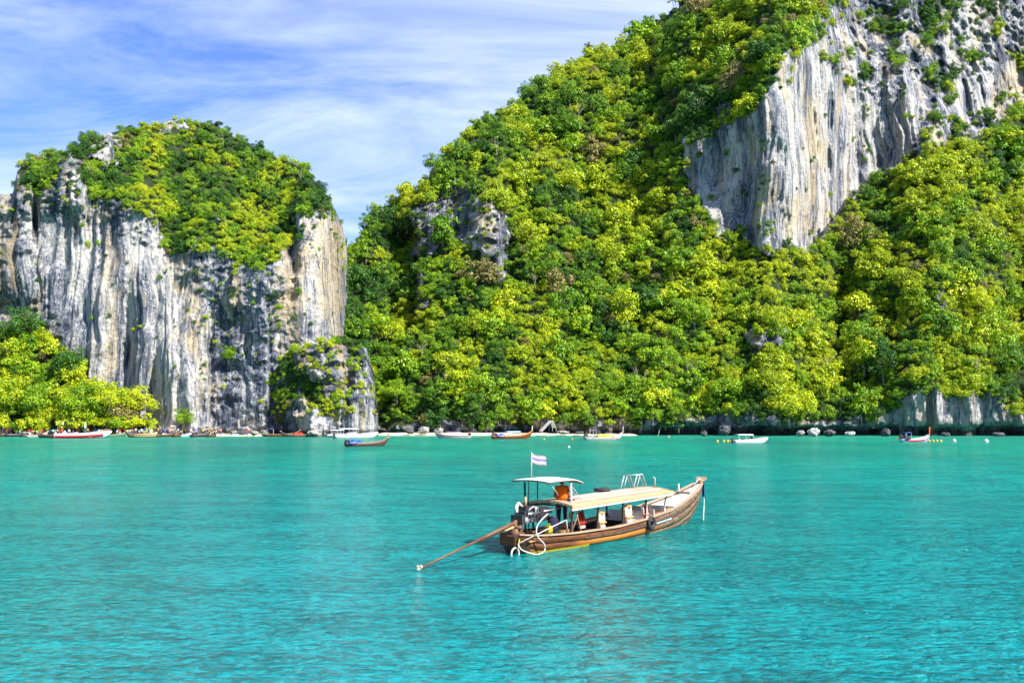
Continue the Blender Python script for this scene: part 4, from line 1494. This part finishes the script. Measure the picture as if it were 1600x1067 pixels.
MB().tube([(.0, -.36, .05), (.06, -.42, .30), (.1, -.42, .50)], .022, 6).build('rudder_bracket', M['yellow'], boat, True)
MB().box((.05, 0, .42), (.06, .6, .30)).build('transom_board', M['hull'], boat)
# bow: stem post, crest board, bollards
st = [(12.7, 0, .55), (12.95, 0, 1.0), (13.1, 0, 1.40), (13.14, 0, 1.66)]
MB().tube(st, [.05, .06, .06, .05], 8).build('stem_post', M['whitewood'], boat, True)
rows = [[(12.98, -.13, 1.54), (12.98, .13, 1.54)], [(13.10, -.20, 1.65), (13.10, .20, 1.65)], [(13.18, -.26, 1.76), (13.18, .26, 1.76)]]
MB().slab(rows, (.07, 0, -.04)).build('bow_crest', M['oldwood'], boat)
MB().tube([(12.55, -.0, 1.45), (13.05, .0, 1.72)], .02, 6).build('bow_brace', M['whitepipe'], boat, True)
for (bx, by) in ((11.75, .30), (11.75, -.02)):
    z0 = interp(HT, bx)[1]
    if by > 0:
        MB().tube([(bx, by, z0 - .1), (bx, by, z0 + .36)], [.04, .035], 8).build('bollard', M['whitewood'], boat, True)
MB().box((11.7, .05, interp(HT, 11.7)[1] + .04), (.10, .62, .06)).build('bow_beam', M['oldwood'], boat)
# faint painted name plate, unreadable in the photo: a worn pale blue dash
strake(HT, .14, .185, 1, 7.7, 9.0, .062, 8).build('worn_paint_dash', M['ltblue'], boat)


def bl(s_, t_, z):
    """boat coordinates to the world; t_ is towards the near side"""
    c, s2 = math.cos(BRZ), math.sin(BRZ)
    return Vector((BS.x + s_ * c + t_ * s2, BS.y + s_ * s2 - t_ * c, z))


# things on and about the boat
fp = thing('flag', 'small faded flag striped pink, white and violet on a thin pole above the stern canopy', 'flag', bl(1.75, -.35, 2.25), BRZ)
MB().tube([(0, 0, -.02), (.01, 0, .86)], .014, 7).build('flagpole', M['whitepipe'], fp, True)
mb = MB()
W_, N_ = .50, 14
rows = []
for i in range(N_ + 1):
    u_ = i / N_
    rows.append([(.01 + .33 * u_ * W_ / .5, -.30 * u_ * W_ / .5 * 1.2 + .025 * math.sin(u_ * 9 + v_ * .8) * u_, .84 - v_ * .30 - .15 * u_ - .03 * math.sin(u_ * 5)) for v_ in np.linspace(0, 1, 7)])
mb.grid(rows)
fo = mb.build('flag_cloth', M['flag'], fp, True)
uvl = fo.data.uv_layers.new(name='UVMap')
for li, l in enumerate(fo.data.loops):
    vi = l.vertex_index
    uvl.data[li].uv = ((vi // 7) / N_, 1 - (vi % 7) / 6)

driver = person_meshes(dict(har=(.30, -.10, 1.02), wrr=(.24, -.14, 1.04), elr=(.03, -.27, 1.10), hal=(.24, .18, .98), wrl=(.19, .22, 1.0), ell=(-.02, .27, 1.10), knl=(.03, .13, .5)), True)
dr = place_person(driver, (M['skin'], M['orange'], M['navy']), 'boatman in a loose orange shirt and dark trousers standing under the stern canopy', bl(2.80, .14, .53), 1.15, None, 1.0)
mb = MB()
h = Vector(driver[4]['head'])
mb.ball((h.x + .095, h.y, h.z - .02), (.02, .014, .025), 8, 6)
mb.build('nose', M['skin'], dr, True)
for s1 in (1, -1):
    MB().ball((h.x + .0, h.y + s1 * .092, h.z - .005), (.022, .012, .032), 8, 6).build('ear', M['skin'], dr, True)
    MB().ball((h.x + .082, h.y + s1 * .034, h.z + .008), (.012, .014, .009), 8, 5).build('eye', M['hair'], dr, True)
    hd = Vector(driver[4]['har' if s1 < 0 else 'hal'])
    for k in range(4):
        q = hd + Vector((.03 + .004 * k, -.03 + .02 * k, -.012))
        MB().tube([hd, q, q + Vector((.028, 0, -.022)), q + Vector((.022, 0, -.05))], [.011, .010, .009, .007], 6).build('finger', M['skin'], dr, True)
    MB().tube([hd, hd + Vector((.02, -s1 * .035, .008)), hd + Vector((.045, -s1 * .045, -.01))], [.012, .010, .008], 6).build('thumb', M['skin'], dr, True)


def tyre(label, loc, rz, flat=True, R=.24):
    t = thing('tyre', label, 'tyre', loc, rz)
    mb = MB().torus((0, 0, 0), R, .075, 'Z' if flat else 'Y', 26, 10)
    mb.build('tread', M['rubber'], t, True)
    mb = MB().torus((0, 0, 0), R - .055, .025, 'Z' if flat else 'Y', 22, 6)
    mb.build('bead', M['engine'], t, True)
    return t


tyre('black rubber tyre lying flat on the roof boards of the foreground longtail', bl(6.2, -.45, RZ(6.2, .45) + .075), 0)
tyre('old tyre hung as a fender on the near side of the foreground longtail', bl(7.15, 1.05, .42), BRZ, False, .19)
tf = MB().tube([bl(7.15, .92, .62), bl(7.15, 1.06, .56), bl(7.15, 1.10, .50)], .012, 5).build('fender_rope', M['rope'], None)
tag(tf, 'short pale rope holding the tyre fender to the gunwale', 'rope')


def vest(label, loc, rz, mats, s=1.0):
    v = thing('life_jacket', label, 'life jacket', loc, rz)
    v.scale = (s,) * 3
    for sd in (1, -1):
        MB().ball((.09 * sd, 0, .24), (.085, .06, .20), 10, 8).build('front_panel', mats[0], v, True)
    MB().ball((0, .06, .30), (.17, .05, .22), 12, 8).build('back_panel', mats[0], v, True)
    MB().torus((0, .02, .44), .085, .035, 'Z', 14, 7).build('collar', mats[1], v, True)
    MB().box((0, -.01, .14), (.36, .13, .035)).build('strap', mats[1], v)
    MB().box((0, -.01, .02), (.26, .10, .08)).build('hem', M['vest'], v)
    return v


vest('cream life jacket with orange collar hanging in the second opening under the roof', bl(4.2, .80, .53), BRZ, (M['cream'], M['vestor']), 1.08)
vest('taller cream and orange life jacket hanging midway along the roofed part', bl(5.95, .80, .55), BRZ, (M['cream'], M['vestor']), 1.25)
vest('white and pink life jacket hanging just above the tyre fender', bl(7.2, .76, .60), BRZ, (M['pinkwood'], M['vest']), .95)
vest('dark red life jacket in shade under the rear end of the roof', bl(3.5, .45, .55), BRZ, (M['red'], M['red']), 1.05)
vest('orange life jacket lying over the forward bench', bl(8.2, .35, .53), BRZ, (M['vestor'], M['cream']), .8)
o = thing('water_can', 'yellow plastic can standing by the engine near the stern', 'can', bl(1.75, .35, .43), BRZ)
MB().box((0, 0, .16), (.22, .16, .32)).build('can_body', M['yellow'], o)
MB().tube([(-.07, 0, .32), (-.07, 0, .38), (.06, 0, .38), (.06, 0, .32)], .015, 6).build('handle', M['yellow'], o)
o = thing('plastic_drum', 'blue plastic drum beside the yellow can at the stern', 'drum', bl(2.05, .30, .43), BRZ)
MB().tube([(0, 0, 0), (0, 0, .06), (0, 0, .5), (0, 0, .56)], [.15, .17, .17, .14], 16).build('drum_body', M['navy'], o, True)
MB().tube([(0, 0, .56), (0, 0, .60)], [.15, .15], 16).build('lid', M['black'], o, True)
o = thing('lamp_buoy', 'small bright yellow float hung behind the white canopy post', 'float', bl(2.85, .45, 1.0), BRZ)
MB().ball((0, 0, 0), (.07, .07, .12), 12, 8).build('float_body', M['yellow'], o, True)
MB().tube([(0, 0, .1), (0, 0, .35)], .008, 5).build('cord', M['rope'], o, True)
o = thing('cool_box', 'white cool box with lid on the floor ahead of the middle benches', 'cool box', bl(7.35, .25, .02), BRZ)
MB().box((0, 0, .22), (.6, .38, .44)).build('box_body', M['white'], o)
MB().box((0, 0, .47), (.63, .41, .05)).build('lid', M['whitewood'], o)
o = thing('ceremonial_sash', 'long blue and white sash tied round the bow post of the foreground longtail', 'sash', bl(13.1, .06, 1.62), BRZ)
mb = MB()
mb.grid([[(-.03 + .01 * math.sin(k), -.03 - .05 * j, -k * .085) for j in range(3)] for k in range(9)])
mb.build('blue_ribbon', M['bluecloth'], o, True)
mb = MB()
mb.grid([[(.05 + .01 * math.sin(k * 1.3), -.03 - .03 * j, -k * .10) for j in range(3)] for k in range(9)])
mb.build('white_ribbon', M['white'], o, True)
MB().torus((0, .05, .0), .09, .03, 'Z', 14, 6).build('knot', M['vestor'], o, True)
rp = smoothpath([bl(13.15, .05, 1.5), bl(13.2, .1, 1.0), bl(13.1, .15, .55), bl(12.95, .2, .25), bl(12.75, .3, .02), bl(12.9, .3, -.2)])
tag(MB().tube(rp, .02, 6).build('bow_rope', M['rope'], None, True), 'pale mooring rope hanging from the bow into the water', 'rope')
o = thing('cloth_bundle', 'small dark bundle lying at the rear end of the roof boards', 'bundle', bl(2.75, .5, RZ(2.75, .5)), BRZ)
MB().ball((0, 0, .04), (.12, .08, .05)).build('bundle_cloth', M['navy'], o, True)
MB().ball((.2, 0, .03), (.06, .05, .04)).build('knot', M['red'], o, True)


# ------------------------------------------------------------------ boats farther out
def far_longtail(px, py, L, head, hull, label, roof=None, roofspan=(.28, .62), cover=None, covermat='gold', canopy=False, prowmat=None, shaft=True, wide=1.0, stripe=None,
                 engine_dir=None, prow=1.0, trim='oldwood', cargo=None, group=None):
    """PX, PY: the middle of the waterline in the photo; HEAD in degrees, 0 = bow to the right, 90 = bow away"""
    X, Y = onwater(px, py)
    r = thing('longtail_boat', label, 'boat', (X, Y, 0), math.radians(head), group)
    k = L / 9.0
    h = L / 2
    T = [(-h, .30 * wide, .62 * k, .2), (-h + .5 * k, .55 * wide, .60 * k, -.2), (-h + 2.5 * k, .85 * wide, .55 * k, -.35), (0, .92 * wide, .55 * k, -.35), (h - 2.4 * k, .75 * wide, .70 * k, -.3),
         (h - 1.0 * k, .38 * wide, 1.0 * k, -.05), (h - .3 * k, .14, 1.35 * k, .5 * k), (h, .06, 1.62 * k, 1.1 * k)]
    hull_shell(T, 20, 6).build('hull', M[hull], r, True)
    for sd in (1, -1):
        rail(T, sd, -h, h - .1, .10, .06, 16, .004).build('gunwale_rail', M[trim], r)
        if stripe:
            strake(T, .10, .34, sd, -h + .2, h - .1, .02, 14).build('painted_stripe', M[stripe], r, True)
    MB().box((0, 0, .12), (L * .72, 1.0 * wide, .04)).build('floor', M['darkwood'], r)
    for s_ in (-.12, .02, .16):
        MB().box((s_ * L, 0, .40 * k), (.3, 1.35 * wide, .05)).build('bench', M['oldwood'], r)
    # tall prow
    pm = prowmat or hull
    MB().tube([(h - .25 * k, 0, 1.15 * k), (h - .02, 0, 1.55 * k), (h + .10 * k, 0, (1.6 + .75 * prow) * k)], [.10, .10, .07], 7).build('prow', M[pm], r, True)
    if prow > .5:
        MB().torus((h + .02 * k, 0, 1.62 * k), .15, .05, 'Z', 12, 6).build('prow_sash', M['vest' if pm != 'orange' else 'red'], r, True)
    if roof:
        a, b = -h + roofspan[0] * L, -h + roofspan[1] * L
        rows = [[(s_, t_, 1.42 * k + .14 * (1 - (t_ / .9) ** 2)) for t_ in np.linspace(-.9 * wide, .9 * wide, 6)] for s_ in np.linspace(a, b, 5)]
        MB().slab(rows, (0, 0, -.06)).build('roof', M[roof], r, True)
        for s_ in np.linspace(a + .1, b - .1, 4):
            for sd in (1, -1):
                MB().bar((s_, sd * .80 * wide, .5 * k), (s_, sd * .82 * wide, 1.44 * k), .05, .05).build('roof_post', M['whitewood'], r)
    if canopy:
        rows = [[(s_, t_, 1.95 * k + .06 * (1 - (t_ / .7) ** 2)) for t_ in np.linspace(-.7, .7, 5)] for s_ in (-h + .9 * k, -h + 1.8 * k, -h + 2.6 * k)]
        MB().slab(rows, (0, 0, -.05)).build('stern_canopy', M[canopy], r, True)
        for s_ in (-h + 1.0 * k, -h + 2.5 * k):
            for sd in (1, -1):
                MB().bar((s_, sd * .55, .5 * k), (s_, sd * .6, 1.97 * k), .045, .045).build('canopy_post', M['whitepipe'], r)
    if cover:
        a, b = cover
        rows = []
        for s_ in np.linspace(-h + a * L, -h + b * L, 9):
            hh = .42 + .14 * math.sin(s_ * 5.1) + .06 * math.sin(s_ * 13)
            rows.append([(s_, t_, .55 * k + hh * (1 - (t_ / .85) ** 4)) for t_ in np.linspace(-.8 * wide, .8 * wide, 7)])
        MB().slab(rows, (0, 0, -.12)).build('tarpaulin', M[covermat], r, True)
    e = MB().box((-h + .45 * k, 0, .95 * k), (.75 * k, .42, .42 * k)).box((-h + .35 * k, 0, 1.2 * k), (.4 * k, .3, .14)).tube([(-h + .3, 0, .5 * k), (-h + .3, 0, .9 * k)], .09, 7).build('engine', M['engine'], r)
    MB().tube([(-h + .6 * k, .1, 1.2 * k), (-h + .6 * k, .1, 1.5 * k)], .04, 6).build('exhaust_pipe', M['whitepipe'], e)
    if shaft:
        MB().tube([(-h + .2, 0, .9 * k), (-h - 3.0 * k, .1, .05)], [.06, .035], 6).build('drive_shaft', M['rust'], r, True)
    return r


def speedboat(px, py, L, head, label, stripe=None, canopy=True, hullm='white', motors=2, awn='white', group=None, seats=True, name='speedboat'):
    X, Y = onwater(px, py)
    r = thing(name, label, 'boat', (X, Y, 0), math.radians(head), group)
    h = L / 2
    k = L / 10
    T = [(-h, 1.25 * k, .85 * k, -.25), (-h + 2 * k, 1.35 * k, .85 * k, -.3), (0, 1.4 * k, .92 * k, -.3), (h - 3 * k, 1.2 * k, 1.08 * k, -.25), (h - 1.3 * k, .75 * k, 1.22 * k, -.02), (h - .3 * k, .25 * k, 1.34 * k, .7 * k), (h, .05, 1.38 * k, 1.1 * k)]
    hull_shell(T, 22, 7).build('hull', M[hullm], r, True)
    if stripe:
        for sd in (1, -1):
            strake(T, .22, .52, sd, -h + .1, h - 1.3 * k, .025, 18).build('hull_stripe', M[stripe], r, True)
    rows = [[(s_, t_ * interp(T, s_)[0] * .96, interp(T, s_)[1] - .03 + .10 * (1 - t_ * t_)) for t_ in np.linspace(-1, 1, 7)] for s_ in np.linspace(h - 4.2 * k, h - .2 * k, 9)]
    MB().slab(rows, (0, 0, -.05)).build('foredeck', M[hullm], r, True)
    MB().box((-1.0 * k, 0, .25), (L * .55, 2.2 * k, .05)).build('floor', M['whitewood'], r)
    rows = [[(h - 4.4 * k, t_ * 1.15 * k, .95 * k) for t_ in np.linspace(-1, 1, 5)], [(h - 4.9 * k, t_ * 1.0 * k, 1.55 * k) for t_ in np.linspace(-1, 1, 5)]]
    MB().slab(rows, (-.04, 0, 0)).build('windscreen', M['glass'], r, True)
    if seats:
        for s_ in (-3.2, -2.2, -1.2):
            MB().box((s_ * k, 0, .62 * k), (.5 * k, 1.9 * k, .16)).box((s_ * k - .22 * k, 0, .88 * k), (.1, 1.9 * k, .4 * k)).build('seat', M['white' if s_ != -2.2 else 'purple'], r)
    if canopy:
        a, b = -h + .9 * k, h - 4.7 * k
        rows = [[(s_, t_ * 1.2 * k, 2.15 * k + .10 * (1 - t_ * t_)) for t_ in np.linspace(-1, 1, 7)] for s_ in np.linspace(a, b, 5)]
        MB().slab(rows, (0, 0, -.07)).build('awning', M[awn], r, True)
        for s_ in (a + .15, (a + b) / 2, b - .1):
            for sd in (1, -1):
                MB().bar((s_, sd * 1.18 * k, .85 * k), (s_, sd * 1.1 * k, 2.16 * k), .05, .05).build('awning_post', M['whitepipe'], r)
    for m_ in range(motors):
        y = (m_ - (motors - 1) / 2) * .7 * k
        o = MB().box((-h - .22 * k, y, .95 * k), (.42 * k, .34 * k, .6 * k)).tube([(-h - .22 * k, y, .7 * k), (-h - .28 * k, y, -.3)], .08, 7).build('outboard_motor', M['black' if m_ % 2 == 0 else 'white'], r)
    MB().tube([(h - 3.2 * k, -.9 * k, 1.15 * k), (h - 1.5 * k, -.6 * k, 1.55 * k), (h - .1 * k, 0, 1.7 * k), (h - 1.5 * k, .6 * k, 1.55 * k), (h - 3.2 * k, .9 * k, 1.15 * k)], .02, 5).build('bow_rail', M['steel'], r, True)
    return r


speedboat(131, 684.5, 10.6, 4, 'long white speedboat with a red hull stripe beached in front of the crowd', stripe='redpaint', canopy=False, motors=3)
far_longtail(223, 683, 7.4, 176, 'hull', 'brown wooden longtail moored at the beach right of the red-striped speedboat', prow=.4, shaft=False, stripe='yellowwood')
for (px, py, L, hd, hm, lab, kw) in [
    (8, 681.6, 6.5, 100, 'darkwood', 'dark longtail at the far left end of the beach, stern to the bay', {}),
    (24, 681.8, 6.5, 84, 'navy', 'navy dark boat second from the left end of the beach', {}),
    (42, 682.0, 6.0, 96, 'darkwood', 'dark boat with tarpaulin third from the left end of the beach', dict(cover=(.3, .6), covermat='grime')),
    (58, 682.6, 6.5, 78, 'grime', 'grimy white boat left of the dark boat beside the speedboat', {}),
    (75, 683.8, 6.8, 150, 'darkwood', 'dark longtail touching the stern of the red-striped speedboat', dict(canopy='ltblue')),
    (181, 682.2, 6.5, 70, 'green', 'dark green boat between the red-striped speedboat and the brown longtail', {}),
    (263, 682.0, 6.5, 80, 'darkwood', 'first dark boat right of the brown longtail, its bow on the sand', {}),
    (277, 682.2, 6.5, 96, 'hull', 'brown boat second in the row under the lime shore bush', {}),
    (291, 681.8, 6.0, 84, 'ltblue', 'pale blue boat third in the row of beached boats', {}),
    (304, 682.4, 6.5, 102, 'darkwood', 'dark boat fourth in the row of beached boats', {}),
    (317, 682.0, 6.5, 80, 'navy', 'navy boat fifth in the row of beached boats', {}),
    (330, 682.3, 6.0, 94, 'darkwood', 'last dark boat at the right end of the beached row', {}),
    (351, 680.6, 6.5, 165, 'ltblue', 'blue-grey boat alone right of the beached row', dict(cargo=1)),
    (440, 682.0, 7.6, 12, 'hull', 'reddish brown longtail moored before the blue-shaded foot of the outcrop', dict(canopy='blue')),
    (463, 682.4, 6.4, 200, 'darkwood', 'shorter dark longtail just right of the reddish one by the outcrop', dict(cover=(.3, .6), covermat='red')),
]:
    kw.pop('cargo', None)
    far_longtail(px, py, L, hd, hm, lab, prow=.75, shaft=(px in (440,)), **kw)
speedboat(516, 681.6, 6.0, 155, 'small white speedboat leftmost of the white cluster by the outcrop', stripe='redpaint', motors=2)
speedboat(534, 682.5, 6.6, 30, 'white speedboat with dark windscreen in the middle of the white cluster', stripe='navy', motors=2)
speedboat(557, 684.5, 8.6, 20, 'largest white cabin speedboat at the right of the white cluster', motors=2)
far_longtail(573, 697, 7.0, 38, 'darkwood', 'dark longtail with blue gear under way nearest of the boats by the outcrop', cover=(.05, .32), covermat='blue', prow=1.0, shaft=False, prowmat='hull')
far_longtail(708, 684.5, 7.2, 172, 'grime', 'faded grey and purple longtail anchored off the sand strip', roof='purple', roofspan=(.28, .7), prow=.5, shaft=False)
far_longtail(800, 685.5, 8.4, 24, 'hull', 'brown longtail with a blue tarp and pale roof anchored off the sand strip', roof='ltblue', roofspan=(.34, .68), cover=(.10, .30), covermat='blue', prow=1.4, prowmat='whitewood', trim='vestor')
far_longtail(943, 687, 8.0, 22, 'grime', 'grey longtail with bulging yellow cargo cover and tall pale prow', cover=(.32, .72), covermat='gold', canopy='purple', prow=1.5, prowmat='grime', trim='whitewood')
speedboat(1173, 692, 6.2, 14, 'small white boat with a flat white awning anchored before the big yellow tree', stripe=None, motors=1, seats=True, name='awning_boat')
far_longtail(1430, 690, 7.2, 28, 'ltblue', 'pale blue longtail with red bottom and tall orange prow before the striped low cliff', stripe='redpaint', canopy='blue', prow=2.0, prowmat='orange', cover=(.06, .24), covermat='navy', trim='whitewood', shaft=True)

# buoys and floats
def buoy(px, py, r, mat, label, name='mooring_buoy', group=None):
    X, Y = onwater(px, py)
    b = thing(name, label, 'buoy', (X, Y, 0), 0, group)
    MB().ball((0, 0, r * .35), r, 14, 9).build('buoy_body', M[mat], b, True)
    MB().torus((0, 0, r * 1.38), r * .22, r * .08, 'Y', 10, 5).build('ring', M['steel'], b, True)


buoy(1491, 690, .32, 'white', 'white round mooring buoy right of the blue longtail')
buoy(1541, 690.6, .36, 'white', 'slightly larger white mooring buoy farthest right on the water')
buoy(850, 687, .2, 'yellow', 'tiny yellow buoy between the brown and the yellow-laden longtail')
buoy(894, 687, .2, 'vestor', 'tiny orange buoy left of the yellow-laden longtail')
buoy(889, 699, .16, 'white', 'tiny white float nearer than the yellow-laden longtail')
buoy(1045, 683, .2, 'vestor', 'tiny orange buoy close to the leaning shore pole')
for i, px in enumerate((1121, 1131, 1137, 1142)):
    buoy(px, 690, .22, 'gold', f"yellow float {['leftmost', 'second', 'third', 'nearest the boat'][i]} in the line left of the awning boat", 'line_float', 'line of yellow floats by the awning boat')
for i, px in enumerate((1446, 1452, 1458, 1464, 1470)):
    buoy(px, 689.5, .2, 'gold', f"yellow float {['leftmost', 'second', 'third', 'fourth', 'rightmost'][i]} in the line right of the blue longtail", 'line_float', 'line of yellow floats by the blue longtail')

# ------------------------------------------------------------------ the shore: boulders, tent, pole, hut, signs
M['boulder'] = simple('pale_boulder', (.27, .245, .215), .9, .2, var=.3, scale=1.2, bump=.1, dirt=(.12, .12, .13, 1), dirtpos=(.5, .65))
M['dboulder'] = simple('dark_wet_boulder', (.07, .07, .075), .8, .3, var=.4, scale=1.4, bump=.1, dirt=(.30, .28, .26, 1), dirtpos=(.6, .75))
M['wboulder'] = simple('white_boulder', (.42, .40, .37), .9, .2, var=.15, scale=1.2, bump=.08, dirt=(.25, .25, .26, 1), dirtpos=(.58, .72))


def boulder(px, py, wpx, hpx, Y, mat, label, seed):
    p = at(px, py, Y)
    rx, rz = .8 * wpx / 2 / F * Y, .62 * hpx / F * Y
    r = np.random.default_rng(seed)
    bm = MB().ball((0, 0, 0), 1.0, 18, 12)
    V = np.array(bm.v)
    n = fbm(V[:, 0] * 1.3 + seed, V[:, 1] * 1.3, V[:, 2] * 1.3, seed, 3) - .5
    n2 = np.abs(fbm(V[:, 0] * 3 + seed, V[:, 1] * 3, V[:, 2] * 3, seed + 5, 2) - .5)
    V = V * (1 + 1.0 * n - .5 * n2)[:, None]
    V = np.round(V * 2.2) / 2.2 * .5 + V * .5
    V[:, 0] *= rx
    V[:, 1] *= (rx + rz) * .5
    V[:, 2] = V[:, 2] * rz * .62 + rz * .3
    bm.v = [tuple(v) for v in V]
    o = bm.build('boulder', M[mat], None)
    o.location = (p.x, p.y, max(p.z, -.1) * 1.0)
    tag(o, label, 'boulder', 'boulders along the waterline')


BL = [(1272, 678, 22, 19, 204, 'wboulder', 'white upright boulder on the waterline right of the big yellow tree'),
      (1250, 679, 16, 12, 205, 'boulder', 'tan boulder just left of the white upright boulder'),
      (1328, 679, 20, 9, 203, 'wboulder', 'flat white slab boulder alone at the waterline'),
      (1296, 679, 22, 16, 206, 'dboulder', 'dark boulder between the white upright boulder and the flat white slab'),
      (1100, 679, 12, 12, 206, 'dboulder', 'small dark boulder at the shore left of the awning boat'),
      (1132, 676, 24, 20, 208, 'dboulder', 'broad bluish boulder behind the line of yellow floats'),
      (1384, 679, 16, 18, 205, 'dboulder', 'mottled boulder left of the blue longtail'),
      (880, 677, 26, 8, 214, 'boulder', 'long low tan boulder right of the white beach tent'),
      (905, 677, 18, 6, 214, 'dboulder', 'low dark boulder left of the yellow-laden longtail'),
      (662, 675, 24, 16, 215, 'boulder', 'pale broken boulder at the left end of the sand strip'),
      (640, 676, 18, 12, 215, 'dboulder', 'dark boulder left of the pale broken one'),
      (686, 675, 18, 12, 215, 'boulder', 'pale boulder behind the purple longtail bow'),
      (492, 679, 30, 16, 201, 'boulder', 'large pale boulder at the right foot of the outcrop by the white boats'),
      (520, 677, 20, 12, 202, 'dboulder', 'grey boulder behind the leftmost white speedboat'),
      (415, 679, 18, 14, 203, 'boulder', 'pale boulder where the left beach meets the outcrop'),
      (398, 678, 16, 10, 206, 'boulder', 'small pale boulder near the right end of the left beach'),
      (378, 678, 16, 11, 206, 'dboulder', 'dark boulder on the sand right of the blue-grey boat'),
      (366, 677, 12, 7, 206, 'boulder', 'little tan boulder beside the dark one on the left beach'),
      (268, 672, 18, 14, 209, 'boulder', 'tan boulder at the foot of the cliff under the lime bush'),
      (318, 671, 22, 14, 209, 'boulder', 'grey-pink boulder behind the row of beached boats'),
      (1478, 680, 18, 8, 201, 'dboulder', 'dark ledge boulder under the striped low cliff'),
      (1560, 680, 24, 8, 201, 'dboulder', 'dark boulder at the right foot of the striped low cliff'),]
for i, b in enumerate(BL):
    boulder(*b, 400 + i * 7)

p = at(856, 673, 211)
t_ = thing('beach_tent', 'white canvas ridge tent standing askew on the sand strip', 'tent', (p.x, p.y, p.z - .1), .35)
MB().slab([[(-1.7, -1.1, 0), (-1.7, 1.1, 0)], [(.7, -1.0, 2.35), (.7, 1.0, 2.35)]], (0, 0, .05)).build('roof_panel', M['canvas'], t_)
MB().slab([[(.7, -1.0, 2.35), (.7, 1.0, 2.35)], [(1.5, -1.1, .7), (1.5, 1.1, .7)]], (.04, 0, .04)).build('roof_panel', M['white'], t_)
for a, b in (((.7, -.95, 0), (.7, -.95, 2.33)), ((.7, .95, 0), (.7, .95, 2.33)), ((1.5, -1.05, 0), (1.5, -1.05, .72))):
    MB().tube([a, b], .04, 6).build('tent_pole', M['whitepipe'], t_)
X, Y = onwater(1029, 681)
o = thing('leaning_pole', 'pale wooden pole leaning out of the shallows by the dark shore', 'pole', (X, Y, 0))
MB().tube([(-.25, 0, -.4), (.1, 0, .9), (.45, 0, 1.9)], [.07, .06, .04], 7).build('pole_shaft', M['whitewood'], o, True)
MB().ball((-.16, 0, .1), .12, 8, 6).build('float', M['grime'], o, True)
for (px, wd, m_, lab) in ((94, 1.5, 'white', 'white board sign above the crowd at the beach trees'), (111, 1.2, 'ltblue', 'pale blue board sign right of the white one by the beach trees')):
    p = at(px, 668, 208)
    o = thing('notice_board', lab, 'sign', (p.x, p.y, .5))
    MB().box((0, 0, 2.35), (wd, .06, .75)).build('board', M[m_], o)
    for sx in (-.4, .4):
        MB().box((sx * wd, .05, 1.2), (.08, .06, 2.4)).build('post', M['oldwood'], o)
p = at(133, 668, 206)
o = thing('umbrella', 'closed white beach umbrella standing among the people', 'umbrella', (p.x, p.y, .4))
MB().tube([(0, 0, 0), (0, 0, 2.7)], .03, 6).build('pole', M['whitepipe'], o)
MB().tube([(0, 0, 1.2), (0, 0, 1.7), (0, 0, 2.5), (0, 0, 2.75)], [.20, .22, .10, .02], 9).build('canopy', M['white'], o, True)

# people on the left beach
stand = person_meshes({})
walk = person_meshes(dict(knl=(.16, .11, .50), anl=(.22, .11, .10), tol=(.37, .12, .06), knr=(-.06, -.11, .50), anr=(-.24, -.11, .12), tor=(-.10, -.12, .03), ell=(-.12, .22, 1.12), wrl=(-.06, .23, .9), hal=(-.03, .23, .83)))
arm = person_meshes(dict(elr=(.20, -.20, 1.30), wrr=(.36, -.12, 1.42), har=(.42, -.08, 1.48)))
SH = [('white', 'white'), ('vestor', 'orange'), ('blue', 'blue'), ('redpaint', 'red'), ('yellow', 'yellow'), ('navy', 'dark blue'), ('vest', 'pink'), ('ltblue', 'light blue')]
TRS = [('navy', 'dark'), ('whitewood', 'pale'), ('blue', 'blue'), ('darkwood', 'brown')]
pp = np.random.default_rng(21)
xs = [4, 17, 31, 38, 50, 66, 83, 90, 101, 117, 125, 141, 148, 155, 163, 170, 187, 195, 203, 212, 221, 232, 241, 252, 258, 271, 284, 298, 311, 324, 338, 345, 362, 386] + [11, 24, 45, 58, 74, 96, 108, 112, 121, 137, 145, 152, 159, 167, 178, 183, 199, 207, 217, 226, 236, 247, 265, 278, 291, 304, 317, 331]
LM = [(8, 'behind the leftmost dark boats'), (42, 'behind the tarpaulin-covered dark boat'), (75, 'left of the notice boards'), (102, 'under the notice boards'), (131, 'by the closed umbrella'), (160, "behind the red-striped speedboat's bow"),
      (190, 'behind the dark green boat'), (223, 'behind the brown wooden longtail'), (262, 'left of the lime shore bush'), (290, 'under the lime shore bush'), (320, 'at the right end of the beached row'), (351, 'by the blue-grey boat'), (390, 'on the right end of the left beach')]
used = {}
for i, px in enumerate(xs):
    s_, t2 = SH[int(pp.integers(0, 8))], TRS[int(pp.integers(0, 4))]
    lm = min(LM, key=lambda q: abs(q[0] - px))[1]
    key = (s_[1], t2[1], lm)
    while key in used:
        s_ = SH[(SH.index(s_) + 1) % 8]
        key = (s_[1], t2[1], lm)
    used[key] = 1
    Y = float(pp.uniform(204.6, 210.5))
    ax, _ = ray(px, 675)
    z = -.5 + 1.3 * ((Y - 203) / 14) ** .8
    place_person((stand, walk, arm)[int(pp.integers(0, 3))], (M['skin'], M[s_[0]], M[t2[0]]),
                 f'person in {s_[1]} top and {t2[1]} shorts {lm}', (ax * Y, Y, z), float(pp.uniform(0, 6.28)), 'people on the left beach', float(pp.uniform(.92, 1.06)))
